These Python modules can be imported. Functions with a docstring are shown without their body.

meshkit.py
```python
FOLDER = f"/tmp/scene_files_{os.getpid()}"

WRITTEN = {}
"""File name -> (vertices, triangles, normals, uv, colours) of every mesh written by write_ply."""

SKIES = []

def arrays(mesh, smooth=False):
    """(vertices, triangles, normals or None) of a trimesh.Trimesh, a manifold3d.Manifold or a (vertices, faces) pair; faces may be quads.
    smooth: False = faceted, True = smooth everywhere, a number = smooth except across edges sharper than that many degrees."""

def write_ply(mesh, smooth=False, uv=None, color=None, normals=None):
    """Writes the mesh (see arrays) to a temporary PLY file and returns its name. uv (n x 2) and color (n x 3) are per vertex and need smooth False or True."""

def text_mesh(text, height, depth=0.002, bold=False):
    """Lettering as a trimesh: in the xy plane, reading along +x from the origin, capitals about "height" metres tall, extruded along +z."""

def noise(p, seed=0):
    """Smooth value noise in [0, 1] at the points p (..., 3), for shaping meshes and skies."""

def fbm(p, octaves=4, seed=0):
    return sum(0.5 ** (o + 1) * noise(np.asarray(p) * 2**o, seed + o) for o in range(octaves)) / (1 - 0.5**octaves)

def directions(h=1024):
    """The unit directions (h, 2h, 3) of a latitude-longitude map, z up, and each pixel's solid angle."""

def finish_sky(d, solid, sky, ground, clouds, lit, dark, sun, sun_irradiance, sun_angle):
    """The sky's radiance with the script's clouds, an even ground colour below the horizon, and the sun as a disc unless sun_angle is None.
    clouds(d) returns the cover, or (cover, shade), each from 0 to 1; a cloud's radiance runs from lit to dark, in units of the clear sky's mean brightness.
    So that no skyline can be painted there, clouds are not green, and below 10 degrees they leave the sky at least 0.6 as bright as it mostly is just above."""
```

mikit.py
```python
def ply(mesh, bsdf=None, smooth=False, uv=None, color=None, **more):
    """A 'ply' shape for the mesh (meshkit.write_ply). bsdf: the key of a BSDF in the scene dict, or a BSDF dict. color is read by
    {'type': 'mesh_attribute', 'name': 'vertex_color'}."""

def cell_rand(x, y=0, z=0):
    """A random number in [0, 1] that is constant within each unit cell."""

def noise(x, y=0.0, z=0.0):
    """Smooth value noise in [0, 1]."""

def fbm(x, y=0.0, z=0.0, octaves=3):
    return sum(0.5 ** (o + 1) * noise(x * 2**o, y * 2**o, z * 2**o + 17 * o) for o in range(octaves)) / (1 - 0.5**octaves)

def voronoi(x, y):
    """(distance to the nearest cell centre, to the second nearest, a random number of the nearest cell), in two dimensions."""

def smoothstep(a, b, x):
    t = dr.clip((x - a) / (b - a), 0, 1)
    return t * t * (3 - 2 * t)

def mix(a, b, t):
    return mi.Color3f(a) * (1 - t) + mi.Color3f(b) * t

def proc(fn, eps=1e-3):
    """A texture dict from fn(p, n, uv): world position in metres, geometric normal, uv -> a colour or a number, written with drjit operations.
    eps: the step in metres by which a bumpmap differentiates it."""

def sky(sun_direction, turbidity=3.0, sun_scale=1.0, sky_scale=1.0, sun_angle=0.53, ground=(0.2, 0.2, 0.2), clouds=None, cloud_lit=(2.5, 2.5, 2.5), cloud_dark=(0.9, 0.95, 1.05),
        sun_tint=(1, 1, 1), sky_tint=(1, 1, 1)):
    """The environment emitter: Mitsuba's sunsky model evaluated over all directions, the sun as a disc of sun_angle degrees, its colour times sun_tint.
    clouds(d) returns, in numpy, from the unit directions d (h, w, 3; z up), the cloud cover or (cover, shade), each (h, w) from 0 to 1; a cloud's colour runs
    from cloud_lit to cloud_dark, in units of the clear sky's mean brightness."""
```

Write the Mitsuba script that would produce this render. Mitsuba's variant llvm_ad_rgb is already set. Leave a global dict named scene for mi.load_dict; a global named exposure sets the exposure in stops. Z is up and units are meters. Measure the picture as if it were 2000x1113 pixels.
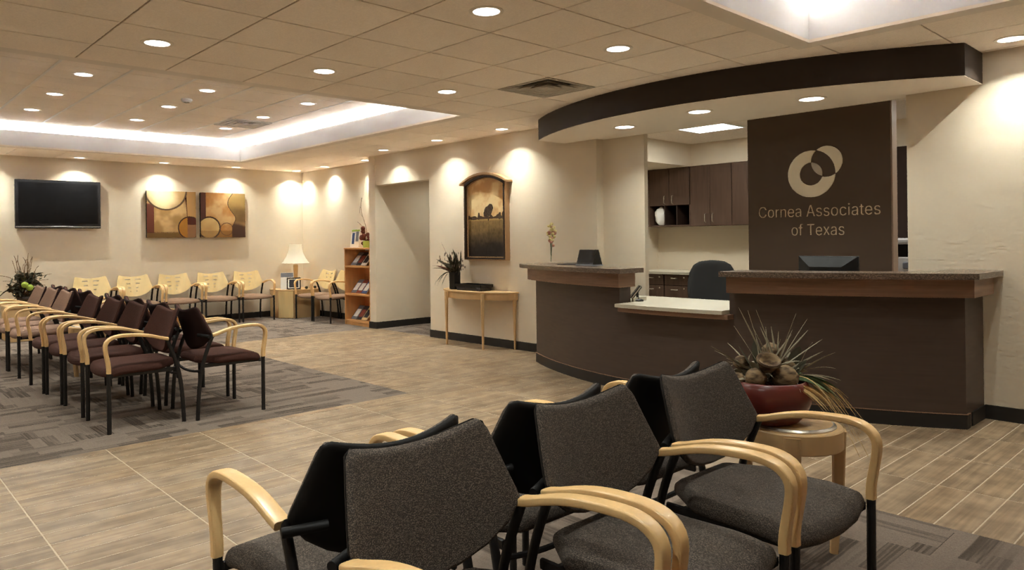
import math, random
import numpy as np
import trimesh, shapely
import drjit as dr
import mitsuba as mi
from shapely.geometry import Polygon, Point, box as sbox
from shapely.ops import unary_union
from shapely import affinity
import mikit, meshkit
from mikit import proc, noise, fbm, cell_rand, smoothstep

T = mi.ScalarTransform4f
rng = np.random.default_rng(7)
random.seed(7)
scene, labels = {}, {}

# ---------------------------------------------------------------- camera, light, exposure
F, CX, CY, YAW, ROLL, CAMH = 1415.53, 935.418, 469.432, .7322, -.012, 1.33
fwd = np.array([math.sin(YAW), math.cos(YAW), 0.0])
rgt = np.array([math.cos(YAW), -math.sin(YAW), 0.0])
upv = np.array([0, 0, 1.0]) * math.cos(ROLL) - rgt * math.sin(ROLL)
scene['camera'] = {'type': 'perspective', 'fov_axis': 'x', 'fov': math.degrees(2 * math.atan(1000 / F)),
                   'to_world': T().look_at(origin=[0, 0, CAMH], target=[fwd[0], fwd[1], CAMH], up=upv.tolist()),
                   'principal_point_offset_x': (1000 - CX) / 2000, 'principal_point_offset_y': (556.5 - CY) / 1113,
                   'near_clip': 0.05, 'far_clip': 100.0}
exposure = 6.5
LS = 2.0 ** -5.3          # all lamps are dim in scene units and the exposure lifts them
WARM = np.array([1.0, 1.05, .97])
SPOT, SPOT_WALL, SPOT_SOFFIT, SPOT_TRAY, LENS = 2.15, 3.0, 1.5, 1.5, 5.0
COVE = np.array([1.0, 1.11, 1.28]) * 25.0
PANEL_LIGHT = np.array([1.0, 1.02, .95]) * 11.5

HC, HT = 2.643, 2.975          # main ceiling, raised tray ceiling
WX, WY, WR = 6.226, 12.325, 6.64
TRAY1 = (-1.6, 4.96, 5.78, 11.25)
TRAY2 = (1.6, 4.96, -1.2, 2.148)

# ---------------------------------------------------------------- helpers
def numbered(key):
    if key not in scene and key not in labels:
        return key
    i = 1
    while f'{key}_{i:03d}' in scene or f'{key}_{i:03d}' in labels:
        i += 1
    return f'{key}_{i:03d}'

def thing(name, label, cat, group=None):
    key = numbered(name)
    labels[key] = {'label': label, 'category': cat}
    if group:
        labels[key]['group'] = group
    return key

def put(name, mesh, bsdf, parent=None, smooth=False, label=None, kind=None, to_world=None, **more):
    """one entry of the scene; mesh may be a ready ply dict"""
    key = numbered(f'{parent}__{name}' if parent else name)
    d = mesh if isinstance(mesh, dict) else mikit.ply(mesh, bsdf, smooth, **more)
    if to_world is not None:
        d = {**d, 'to_world': to_world}
    scene[key] = d
    if label or kind:
        labels[key] = {}
        if label: labels[key]['label'] = label
        if kind: labels[key]['kind'] = kind
    return key

def single(name, mesh, bsdf, label, cat, group=None, smooth=False, **more):
    key = put(name, mesh, bsdf, None, smooth, **more)
    labels[key] = {'label': label, 'category': cat}
    if group: labels[key]['group'] = group
    return key

def struct(name, mesh, bsdf, label, smooth=False):
    key = put(name, mesh, bsdf, None, smooth)
    labels[key] = {'label': label, 'kind': 'structure'}
    return key

def join(*ms):
    ms = [m for x in ms for m in (x if isinstance(x, (list, tuple)) else [x])]
    return trimesh.util.concatenate(ms)

def box(x0, x1, y0, y1, z0, z1):
    m = trimesh.creation.box(extents=(x1 - x0, y1 - y0, z1 - z0))
    m.apply_translation(((x0 + x1) / 2, (y0 + y1) / 2, (z0 + z1) / 2))
    return m

def bevel_box(x0, x1, y0, y1, z0, z1, b=.006):
    pts = []
    for sx, ex in ((x0, 1), (x1, -1)):
        for sy, ey in ((y0, 1), (y1, -1)):
            for sz, ez in ((z0, 1), (z1, -1)):
                pts += [(sx + ex * b, sy + ey * b, sz), (sx + ex * b, sy, sz + ez * b), (sx, sy + ey * b, sz + ez * b)]
    return trimesh.convex.convex_hull(np.array(pts))

def prism(poly, z0, z1):
    polys = getattr(poly, 'geoms', [poly])
    out = []
    for p in polys:
        if p.is_empty or p.geom_type != 'Polygon' or p.area < 1e-7: continue
        m = trimesh.creation.extrude_polygon(p, z1 - z0, engine='earcut')
        m.apply_translation((0, 0, z0))
        out.append(m)
    return join(out)

def bevel_prism(poly, z0, z1, b=.005):
    """convex outline only: chamfered top and bottom"""
    pts = []
    inner = poly.buffer(-b, join_style=2)
    for p, z in ((inner, z0), (poly, z0 + b), (poly, z1 - b), (inner, z1)):
        c = np.array(p.exterior.coords)[:-1]
        pts.append(np.column_stack([c, np.full(len(c), z)]))
    return trimesh.convex.convex_hull(np.vstack(pts))

def lathe(profile, n=32):
    return trimesh.creation.revolve(np.array(profile, float), sections=n)

def spline(pts, n=24):
    from scipy.interpolate import CubicSpline
    p = np.array(pts, float)
    s = np.r_[0, np.cumsum(np.linalg.norm(np.diff(p, axis=0), axis=1))]
    return CubicSpline(s, p)(np.linspace(0, s[-1], n))

def sweep(path, a, b, side, power=2.0, n=12, caps=True):
    """sweep an ellipse / rounded rectangle: half width a along the vector 'side', half thickness b across it; a, b may vary"""
    p = np.array(path, float)
    t = np.gradient(p, axis=0); t /= np.linalg.norm(t, axis=1, keepdims=True)
    s = np.broadcast_to(np.array(side, float), p.shape)
    s = s - (s * t).sum(1, keepdims=True) * t
    s /= np.linalg.norm(s, axis=1, keepdims=True)
    u = np.cross(t, s)
    th = np.arange(n) * 2 * np.pi / n
    c, d = np.cos(th), np.sin(th)
    e = 2 / power
    c, d = np.sign(c) * abs(c) ** e, np.sign(d) * abs(d) ** e
    a = np.broadcast_to(a, len(p)); b = np.broadcast_to(b, len(p))
    v = p[:, None] + (a[:, None] * c)[..., None] * s[:, None] + (b[:, None] * d)[..., None] * u[:, None]
    v = v.reshape(-1, 3)
    i, j = np.meshgrid(np.arange(len(p) - 1), np.arange(n), indexing='ij')
    i, j = i.ravel(), j.ravel(); k = (j + 1) % n
    f = np.vstack([np.c_[i * n + j, i * n + k, (i + 1) * n + k], np.c_[i * n + j, (i + 1) * n + k, (i + 1) * n + j]])
    if caps:
        m = len(v)
        v = np.vstack([v, p[0], p[-1]])
        jj = np.arange(n); kk = (jj + 1) % n
        L = (len(p) - 1) * n
        f = np.vstack([f, np.c_[np.full(n, m), kk, jj], np.c_[np.full(n, m + 1), L + jj, L + kk]])
    return trimesh.Trimesh(v, f, process=False)

def tube(pts, r, n=8, k=None, power=2.0):
    p = spline(pts, k) if k else np.array(pts, float)
    t = p[-1] - p[0]
    side = [1, 0, 0] if abs(t[0]) < .8 * np.linalg.norm(t) else [0, 1, 0]
    return sweep(p, r, r, side, power, n)

def pillow(poly, front, back, warp, n=26, m=26):
    """a closed cushion over the outline poly (x, z): front(d), back(d) = thickness at distance d from the edge; warp(x, z, t) -> xyz"""
    x0, z0, x1, z1 = poly.bounds
    xs = x0 + (x1 - x0) * (1 - np.cos(np.linspace(0, np.pi, m))) / 2
    xs[0] += 1e-5; xs[-1] -= 1e-5
    uu = -np.cos(np.linspace(0, np.pi, n))
    P = []
    for x in xs:
        seg = poly.intersection(shapely.LineString([(x, z0 - 1), (x, z1 + 1)]))
        b = seg.bounds if not seg.is_empty else (x, 0, x, 0)
        P.append(np.c_[np.full(n, x), (b[1] + b[3]) / 2 + uu * (b[3] - b[1]) / 2])
    P = np.vstack(P)
    ring = poly.exterior
    d = shapely.distance(shapely.points(P), ring)
    A = warp(P[:, 0], P[:, 1], front(d)); B = warp(P[:, 0], P[:, 1], -back(d))
    i, j = np.meshgrid(np.arange(m - 1), np.arange(n - 1), indexing='ij')
    a = (i * n + j).ravel(); b, c, e = a + 1, a + n + 1, a + n
    f = np.vstack([np.c_[a, b, c], np.c_[a, c, e]])
    N = len(P)
    g = f[:, ::-1] + N
    v = np.vstack([A, B])
    edge = [(r * n, (r + 1) * n) for r in range(m - 1)]
    rim = [(x, y) for x, y in edge] + [((r + 1) * n + n - 1, r * n + n - 1) for r in range(m - 1)]
    rim += [(k + 1, k) for k in range(n - 1)] + [((m - 1) * n + k, (m - 1) * n + k + 1) for k in range(n - 1)]
    rim = np.array(rim)
    h = np.vstack([np.c_[rim[:, 0], rim[:, 1], rim[:, 1] + N], np.c_[rim[:, 0], rim[:, 1] + N, rim[:, 0] + N]])
    mesh = trimesh.Trimesh(v, np.vstack([f, g, h]), process=False)
    mesh.merge_vertices(digits_vertex=6)
    mesh.update_faces(mesh.nondegenerate_faces())
    trimesh.repair.fix_normals(mesh)
    return mesh

def rounded(d, t, r):
    """thickness that rises from 0 at the outline to t at distance r, as a quarter ellipse"""
    q = np.clip(d / r, 0, 1)
    return t * np.sqrt(np.clip(1 - (1 - q) ** 2, 0, 1))

def moved(mesh, M):
    m = mesh.copy(); m.apply_transform(np.array(M, float)); return m

def rotz(a, loc=(0, 0, 0)):
    M = trimesh.transformations.rotation_matrix(a, [0, 0, 1]); M[:3, 3] = loc; return M

# ---------------------------------------------------------------- materials
def srgb(r, g, b):
    c = np.array([r, g, b]) / 255.0
    return np.where(c < .04045, c / 12.92, ((c + .055) / 1.055) ** 2.4)

def rgb(c):
    return {'type': 'rgb', 'value': [float(x) for x in c]}

def mat(name, color, rough=.5, spec=.3, metallic=0.0, bump=None, two=True, **more):
    base = color if isinstance(color, dict) else rgb(color)
    d = {'type': 'principled', 'base_color': base, 'roughness': rough, 'specular': spec, 'metallic': metallic, **more}
    if bump is not None:
        d = {'type': 'bumpmap', 'arbitrary': proc(bump[0], bump[2] if len(bump) > 2 else 1e-3), 'scale': bump[1], 'bsdf': d}
    scene[name] = {'type': 'twosided', 'bsdf': d} if two else d
    return name

C = lambda a: mi.Color3f(*[float(x) for x in a])
def mix(a, b, t): return C(a) * (1 - t) + C(b) * t
wall_c = np.array([.685, .59, .455])
def wall_fn(p, n, uv):
    t = fbm(p.x * 3, p.y * 3, p.z * 3)
    return C(wall_c) * (0.97 + 0.06 * t)
def wall_bump(p, n, uv):
    return fbm(p.x * 55, p.y * 55, p.z * 55, 2)
mat('m_wall', proc(wall_fn), .75, .15, bump=(wall_bump, .004))
mat('m_wall_plain', wall_c, .8, .12)
mat('m_ceiling_drywall', np.array([.76, .68, .58]), .85, .1)
mat('m_upstand', np.array([.66, .66, .66]), .8, .1)
mat('m_white_paint', np.array([.80, .80, .80]), .8, .1)
def tile_fn(p, n, uv):
    s = fbm(p.x * 130, p.y * 130, 0.0, 2)
    k = cell_rand(dr.floor((p.x - 1.3037) / .6093), dr.floor((p.y - 3.973) / .615))
    return C([.89, .79, .675]) * (0.9 + 0.14 * s) * (.97 + .06 * k)
mat('m_tile', proc(tile_fn), .9, .05)
mat('m_grid', np.array([.42, .34, .26]), .7, .1)
mat('m_grid_white', np.array([.78, .74, .68]), .5, .3)
def lam_fn(p, n, uv):
    s = fbm(p.x * 9 + p.y * 9, p.z * 70, p.y * 3)
    return C(srgb(71, 58, 51)) * (.86 + .28 * s)
mat('m_laminate', proc(lam_fn), .42, .35)
mat('m_sign', srgb(88, 72, 60), .45, .35)
mat('m_soffit_face', srgb(52, 42, 36), .55, .3)
def apron_fn(p, n, uv):
    s = fbm(p.y * 5 + p.x * 5, p.z * 90, 0.0)
    f = noise(p.y * 22 + p.x * 22, p.z * 420)
    return C(srgb(128, 99, 80)) * (.74 + .4 * s + .12 * f)
mat('m_apron', proc(apron_fn), .4, .35)
def cab_fn(p, n, uv):
    s = fbm(p.y * 40, p.z * 4, 0.0)
    return C(srgb(84, 64, 52)) * (.8 + .4 * s)
mat('m_cabinet', proc(cab_fn), .45, .3)
mat('m_strip', srgb(150, 128, 112), .45, .3)
mat('m_cabinet_dark', srgb(52, 38, 31), .5, .3)
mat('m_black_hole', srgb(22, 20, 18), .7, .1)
def granite_fn(p, n, uv):
    a = noise(p.x * 190, p.y * 190, p.z * 190); b = noise(p.x * 330 + 7, p.y * 330, p.z * 330)
    t = smoothstep(.5, .72, a * .6 + b * .5)
    return mix(srgb(66, 53, 45), srgb(126, 108, 93), t)
mat('m_granite', proc(granite_fn), .22, .5)
mat('m_solid_surface', srgb(176, 168, 150), .4, .35)
mat('m_baseboard', srgb(38, 35, 33), .5, .35)
mat('m_black_metal', srgb(26, 24, 24), .38, .45)
mat('m_black_plastic', srgb(24, 23, 23), .55, .3)
def maple_fn(p, n, uv):
    g = fbm(p.x * 40, p.y * 40, p.z * 5); f = noise(p.x * 190, p.y * 190, p.z * 16)
    return C(srgb(226, 187, 130)) * (.90 + .13 * g + .05 * f)
mat('m_arm_wood', proc(maple_fn), .26, .5, clearcoat=.7, clearcoat_gloss=.9)
def veneer_fn(p, n, uv):
    g = fbm(p.x * 26, p.y * 26, p.z * 2.5)
    return C(srgb(228, 202, 146)) * (.88 + .18 * g)
mat('m_veneer', proc(veneer_fn), .28, .5, clearcoat=.4, clearcoat_gloss=.85)
def shelf_fn(p, n, uv):
    g = fbm(p.x * 22, p.y * 22, p.z * 3)
    return C(srgb(206, 152, 96)) * (.85 + .25 * g)
mat('m_shelf_wood', proc(shelf_fn), .45, .35)
def pale_fn(p, n, uv):
    g = fbm(p.x * 24, p.y * 24, p.z * 3)
    return C(srgb(202, 167, 120)) * (.88 + .2 * g)
mat('m_table_wood', proc(pale_fn), .35, .4)
def charcoal_fn(p, n, uv):
    a = noise(p.x * 420, p.y * 420, p.z * 420); b = noise(p.x * 800 + 3, p.y * 800, p.z * 800)
    t = smoothstep(.42, .82, a * .55 + b * .5)
    return mix(srgb(60, 55, 52), srgb(118, 107, 97), t)
mat('m_charcoal', proc(charcoal_fn), .95, .05, sheen=.25)
def maroon_fn(p, n, uv):
    a = noise(p.x * 300, p.y * 300, p.z * 300)
    return C(srgb(71, 48, 42)) * (.8 + .4 * a)
mat('m_maroon', proc(maroon_fn), .95, .05, sheen=.2)
def mauve_fn(p, n, uv):
    a = noise(p.x * 300, p.y * 300, p.z * 300)
    return C(srgb(130, 104, 89)) * (.84 + .32 * a)
mat('m_mauve', proc(mauve_fn), .95, .05, sheen=.3)
def tan_fn(p, n, uv):
    a = noise(p.x * 200, p.y * 200, p.z * 200)
    return C(srgb(126, 102, 84)) * (.84 + .32 * a)
mat('m_tan', proc(tan_fn), .95, .05)
mat('m_shell', srgb(27, 25, 24), .62, .25)
mat('m_shell_maroon', srgb(44, 28, 26), .75, .15)
mat('m_steel', srgb(196, 188, 176), .3, .5, metallic=.9)
mat('m_brass', srgb(250, 240, 218), .42, .5, metallic=.1)
mat('m_letter', srgb(214, 196, 174), .35, .5, metallic=.4)
def plank_fn(p, n, uv):
    i = dr.floor((p.x - 1.333) / .61); j = dr.floor((p.y - .941) / .1523)
    k = cell_rand(i, j); k2 = cell_rand(i, j, 5)
    g = fbm(p.x * 1.6 + k * 40, p.y * 40 + k2 * 9, 0.0, 3)
    f = fbm(p.x * 5 + k2 * 30, p.y * 150, 0.0, 2)
    b = fbm(p.x * 8 + k * 13, p.y * 8 + k2 * 11, 3.0, 3)
    t = dr.clip(.42 * g + .16 * f + .42 * b, 0, 1)
    c = mix(srgb(113, 95, 76), srgb(150, 132, 109), smoothstep(.2, .8, t))
    m = fbm(p.x * 14 + k * 31, p.y * 14 + k2 * 17, 7.0, 4)
    c = c * (.86 + .28 * m)
    return c * mi.Color3f(1.02 + .05 * k2, 1.0, .98 - .07 * k2) * (.95 + .10 * k)
mat('m_plank', proc(plank_fn), .36, .4)
mat('m_grout', srgb(176, 160, 138), .8, .1)
def carpet_fn(p, n, uv):
    i = dr.floor(p.x / .5); j = dr.floor(p.y / .5)
    turn = cell_rand(i, j, 9) < .35
    a = dr.select(turn, p.y, p.x); b = dr.select(turn, p.x, p.y)
    row = dr.floor(b / .083)
    off = cell_rand(row, 3, 1) * .9
    colm = dr.floor((a + off) / .34)
    k = cell_rand(colm, row, 2)
    s = noise(a * 4 + k * 20, b * 150)
    pile = noise(p.x * 260, p.y * 260)
    dark = smoothstep(.35, .85, k)
    s2 = noise(a * 2.2, b * 60, 4.0)
    t = dr.clip(dark * (.45 + .55 * smoothstep(.25, .7, s)) + .25 * (s2 - .4), 0, 1)
    c = mix(srgb(117, 105, 95), srgb(76, 67, 60), t)
    return c * (.85 + .3 * pile)
mat('m_carpet', proc(carpet_fn), 1.0, .02)
mat('m_vent', srgb(190, 180, 165), .5, .3)
mat('m_vent_dark', srgb(70, 62, 54), .7, .1)
mat('m_trim_ring', srgb(225, 215, 200), .4, .4)
mat('m_bowl', srgb(96, 34, 26), .2, .55, clearcoat=.8)
def pod_fn(p, n, uv):
    t = fbm(p.x * 30, p.y * 30, p.z * 60)
    return mix(srgb(76, 58, 44), srgb(140, 118, 88), smoothstep(.3, .7, t))
mat('m_pod', proc(pod_fn), .65, .2)
mat('m_pod_dark', srgb(70, 55, 42), .75, .15)
mat('m_leaf_grey', srgb(150, 142, 122), .8, .1)
mat('m_leaf_green', srgb(84, 98, 66), .7, .15)
mat('m_leaf_dark', srgb(66, 62, 48), .75, .15)
mat('m_straw', srgb(196, 164, 112), .7, .15)
mat('m_twig', srgb(122, 92, 62), .8, .1)
mat('m_lime', srgb(150, 170, 70), .6, .2)
mat('m_flower_red', srgb(110, 62, 50), .8, .1)
mat('m_flower_brown', srgb(104, 84, 72), .85, .1)
mat('m_flower_cream', srgb(220, 205, 150), .7, .1)
mat('m_flower_pink', srgb(190, 140, 120), .7, .1)
mat('m_screen', srgb(12, 12, 13), .22, .2)
mat('m_gloss_black', srgb(16, 16, 17), .2, .5)
mat('m_silver_strip', srgb(150, 148, 148), .3, .5, metallic=.6)
mat('m_paper', srgb(232, 228, 220), .7, .15)
mat('m_cover_blue', srgb(60, 80, 130), .4, .3)
mat('m_cover_grey', srgb(120, 122, 130), .4, .3)
mat('m_cover_dark', srgb(48, 46, 50), .35, .35)
mat('m_cover_red', srgb(140, 70, 58), .4, .3)
mat('m_cover_cream', srgb(220, 196, 140), .4, .3)
mat('m_frame_dark', srgb(46, 34, 26), .45, .35)
mat('m_frame_wood', srgb(164, 128, 90), .5, .3)
mat('m_office_fabric', srgb(58, 58, 58), .9, .1)
mat('m_copier', srgb(205, 202, 200), .5, .3)
mat('m_green_glass', srgb(170, 190, 90), .25, .5)
scene['m_clear'] = {'type': 'thindielectric', 'int_ior': 1.5}
scene['m_shade'] = {'type': 'principledthin', 'base_color': rgb([.9, .86, .74]), 'roughness': .8, 'diff_trans': .8, 'spec_trans': 0.0}

# ================================================================ SETTING
XMIN, YMIN = -2.6, -2.4
# counter and soffit arcs
CCX, CCY, CR = 8.909, 3.49, 3.73
SCX, SCY, SR = 8.675, 3.452, 3.505

def arc_pts(cx, cy, r, ya, yb, n=40):
    ys = np.linspace(ya, yb, n)
    a0, a1 = math.asin((ya - cy) / r), math.asin((yb - cy) / r)
    a = np.linspace(a0, a1, n)
    return [(cx - r * math.cos(t), cy + r * math.sin(t)) for t in a]

def band(r_out, r_in, ya, yb, n=40):
    o = arc_pts(CCX, CCY, r_out, ya, yb, n)
    i = arc_pts(CCX, CCY, r_in, ya, yb, n)
    return Polygon(o + i[::-1])

# ---- floor: slab (grout), planks, carpets
room = sbox(XMIN, YMIN, WX, WY).union(sbox(WX - .01, 9.455, WR, WY)).union(sbox(WX - .01, 7.95, 8.6, 9.29)).union(sbox(WX - .01, .3, 9.4, 6.38))
struct('floor', prism(room.buffer(.02, join_style=2), -.10, -.0012), 'm_grout', 'pale grout bed of the wood look tile floor and its carpet areas')
carpets = [sbox(XMIN, 5.145, 3.773, WY).union(sbox(3.7, 9.41, WR, WY)).difference(sbox(WX, 9.2, 7, 9.455)),
           sbox(XMIN, YMIN, 3.773, 2.46), sbox(6.25, 7.95, 8.6, 9.29), sbox(6.35, .3, 9.4, 6.38)]
for c in carpets:
    put('carpet', prism(c, -.012, .0), 'm_carpet', 'floor')
counter_foot = Polygon(arc_pts(CCX, CCY, CR - .01, 1.48, 5.46) + [(7.2, 5.46), (7.2, 1.48)])
free = sbox(XMIN, YMIN, 6.25, WY).difference(unary_union(carpets)).difference(counter_foot)
free = free.difference(sbox(6.226, 5.0, 7, 7.95)).difference(sbox(6.226, YMIN, 7, 1.955))
cells = []
for i in range(-7, 10):
    for j in range(-24, 58):
        x0, y0 = 1.333 + .61 * i, .941 + .1523 * j
        c = sbox(x0 + .0035, y0 + .0035, x0 + .6065, y0 + .1488)
        q = c.intersection(free)
        if q.area > 2e-4:
            cx, cy = q.centroid.x, q.centroid.y
            d = .668 * cx + .744 * cy; s = .744 * cx - .668 * cy
            vis = d > .6 and -.75 < s / d < .85
            cells.append((0 if vis else 1, d, q, q.area > c.area - 1e-6, x0, y0))
cells.sort(key=lambda t: t[:2])
unit = mikit.ply(bevel_box(.0035, .6065, .0035, .1488, -.012, 0.0, .001), 'm_plank')
rest = []
for k, (v, d, q, whole, x0, y0) in enumerate(cells):
    if k < 299:
        if whole: put('plank', unit, None, 'floor', to_world=T().translate([x0, y0, 0]))
        else: put('plank', prism(q, -.012, 0), 'm_plank', 'floor')
    else:
        rest.append(prism(q, -.012, 0))
put('far_plank', join(rest), 'm_plank', 'floor', kind='stuff')

# ---- ceiling
t1, t2 = sbox(TRAY1[0], TRAY1[2], TRAY1[1], TRAY1[3]), sbox(TRAY2[0], TRAY2[2], TRAY2[1], TRAY2[3])
soff_poly = Polygon(arc_pts(SCX, SCY, SR, 1.455, 5.46, 50) + [(6.30, 5.46), (6.30, 1.455)])
main = room.difference(t1).difference(t2).difference(soff_poly.buffer(-.03))
struct('ceiling', prism(main.buffer(.02, join_style=2).difference(t1.buffer(.028, join_style=2)).difference(t2.buffer(.028, join_style=2)).difference(sbox(4.37, 4.0, 4.94, 4.56)), HC + .0062, HC + .05), 'm_grid', 'suspension grid of the tan tiled ceiling')
border = unary_union([t1.buffer(.13, join_style=2).difference(t1), t2.buffer(.13, join_style=2).difference(t2)])
put('tray_border', prism(border.intersection(room).difference(sbox(5.3, 0, 9, 20)), HC, HC + .02), 'm_ceiling_drywall', 'ceiling')
tile_area = main.difference(t1.buffer(.13, join_style=2)).difference(t2.buffer(.13, join_style=2))
tunit = {}
tl = []
for i in range(-7, 14):
    for j in range(-11, 15):
        x0, y0 = 1.3037 + .6093 * i, 3.973 + .615 * j
        if (i, j) == (5, 0): continue
        c = sbox(x0 + .006, y0 + .006, x0 + .6033, y0 + .609)
        q = c.intersection(tile_area)
        if q.area < 3e-3: continue
        d = .668 * q.centroid.x + .744 * q.centroid.y
        s = .744 * q.centroid.x - .668 * q.centroid.y
        vis = d > 1.5 and -.8 < s / d < .9
        tl.append((0 if vis else 1, d, q, q.area > c.area - 1e-6, x0, y0))
tl.sort(key=lambda t: t[:2])
tu = mikit.ply(bevel_box(.006, .6033, .006, .609, HC, HC + .006, .001), 'm_tile')
rest = []
for k, (v, d, q, whole, x0, y0) in enumerate(tl):
    if k < 295:
        if whole: put('tile', tu, None, 'ceiling', to_world=T().translate([x0, y0, 0]))
        else: put('tile', prism(q, HC, HC + .006), 'm_tile', 'ceiling')
    else:
        rest.append(prism(q, HC, HC + .006))
if rest: put('hidden_tile', join(rest), 'm_tile', 'ceiling', kind='stuff')

# ---- raised trays with cove lights
def tray(name, b, label, tiles):
    x0, x1, y0, y1 = b
    W = .34
    up = [box(x0 - .03, x0, y0, y1, HC + .0205, 2.862), box(x1, x1 + .03, y0 - .03, y1 + .03, HC + .0205, 2.862),
          box(x0 - .03, x1, y0 - .03, y0, HC + .0205, 2.862), box(x0 - .03, x1, y1, y1 + .03, HC + .0205, 2.862)]
    k = struct(name, join(up), 'm_upstand', label)
    o = sbox(x0 - W, y0 - W, x1 + W, y1 + W)
    ledge = o.difference(sbox(x0 - .03, y0 - .03, x1 + .03, y1 + .03))
    put('cove_ledge', prism(ledge, 2.68, 2.70), 'm_white_paint', k)
    put('cove_wall', prism(o.buffer(.02, join_style=2).difference(o), 2.68, HT + .03), 'm_white_paint', k)
    put('backing', prism(o.buffer(.02, join_style=2), HT + .012, HT + .03), 'm_grid_white', k)
    n = 0
    for i in range(-8, 12):
        for j in range(-8, 16):
            a, c = 1.555 + .5985 * i, tiles + .602 * j
            q = sbox(a + .012, c + .005, a + .5865, c + .597).intersection(o)
            if q.area < 4e-3: continue
            put('tile', prism(q, HT, HT + .016), 'm_tile', k)
    for i in range(-8, 12):
        a = 1.555 + .5985 * i
        if x0 - W < a < x1 + W:
            put('runner', box(a - .011, a + .011, y0 - W, y1 + W, HT - .004, HT + .012), 'm_grid_white', k)
    return k
tray('ceiling_tray', TRAY1, 'raised ceiling tray with bright cove above the seating area', 7.43)
tray('ceiling_tray', TRAY2, 'raised ceiling tray with bright cove above the charcoal chairs', .1)

def cove(x0, x1, y0, y1, label):
    m = box(x0, x1, y0, y1, 2.702, 2.714)
    k = single('cove_light', m, None, label, 'light', 'cove light strips hidden on the tray ledges')
    scene[k]['emitter'] = {'type': 'area', 'radiance': rgb(COVE * LS), 'sampling_weight': 3.0}
    scene[k]['bsdf'] = {'type': 'diffuse', 'reflectance': rgb([.5, .5, .5])}
x0, x1, y0, y1 = TRAY1
cove(x0, x1, y1 + .12, y1 + .17, 'white light strip hidden behind the lip of a ceiling tray')
cove(x1 + .12, x1 + .17, y0, y1, 'white light strip hidden behind the lip of a ceiling tray')
cove(x0, x1, y0 - .17, y0 - .12, 'white light strip hidden behind the lip of a ceiling tray')
x0, x1, y0, y1 = TRAY2
cove(x0, x1, y1 + .12, y1 + .17, 'white light strip hidden behind the lip of a ceiling tray')
cove(x1 + .12, x1 + .17, y0, y1, 'white light strip hidden behind the lip of a ceiling tray')

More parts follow.
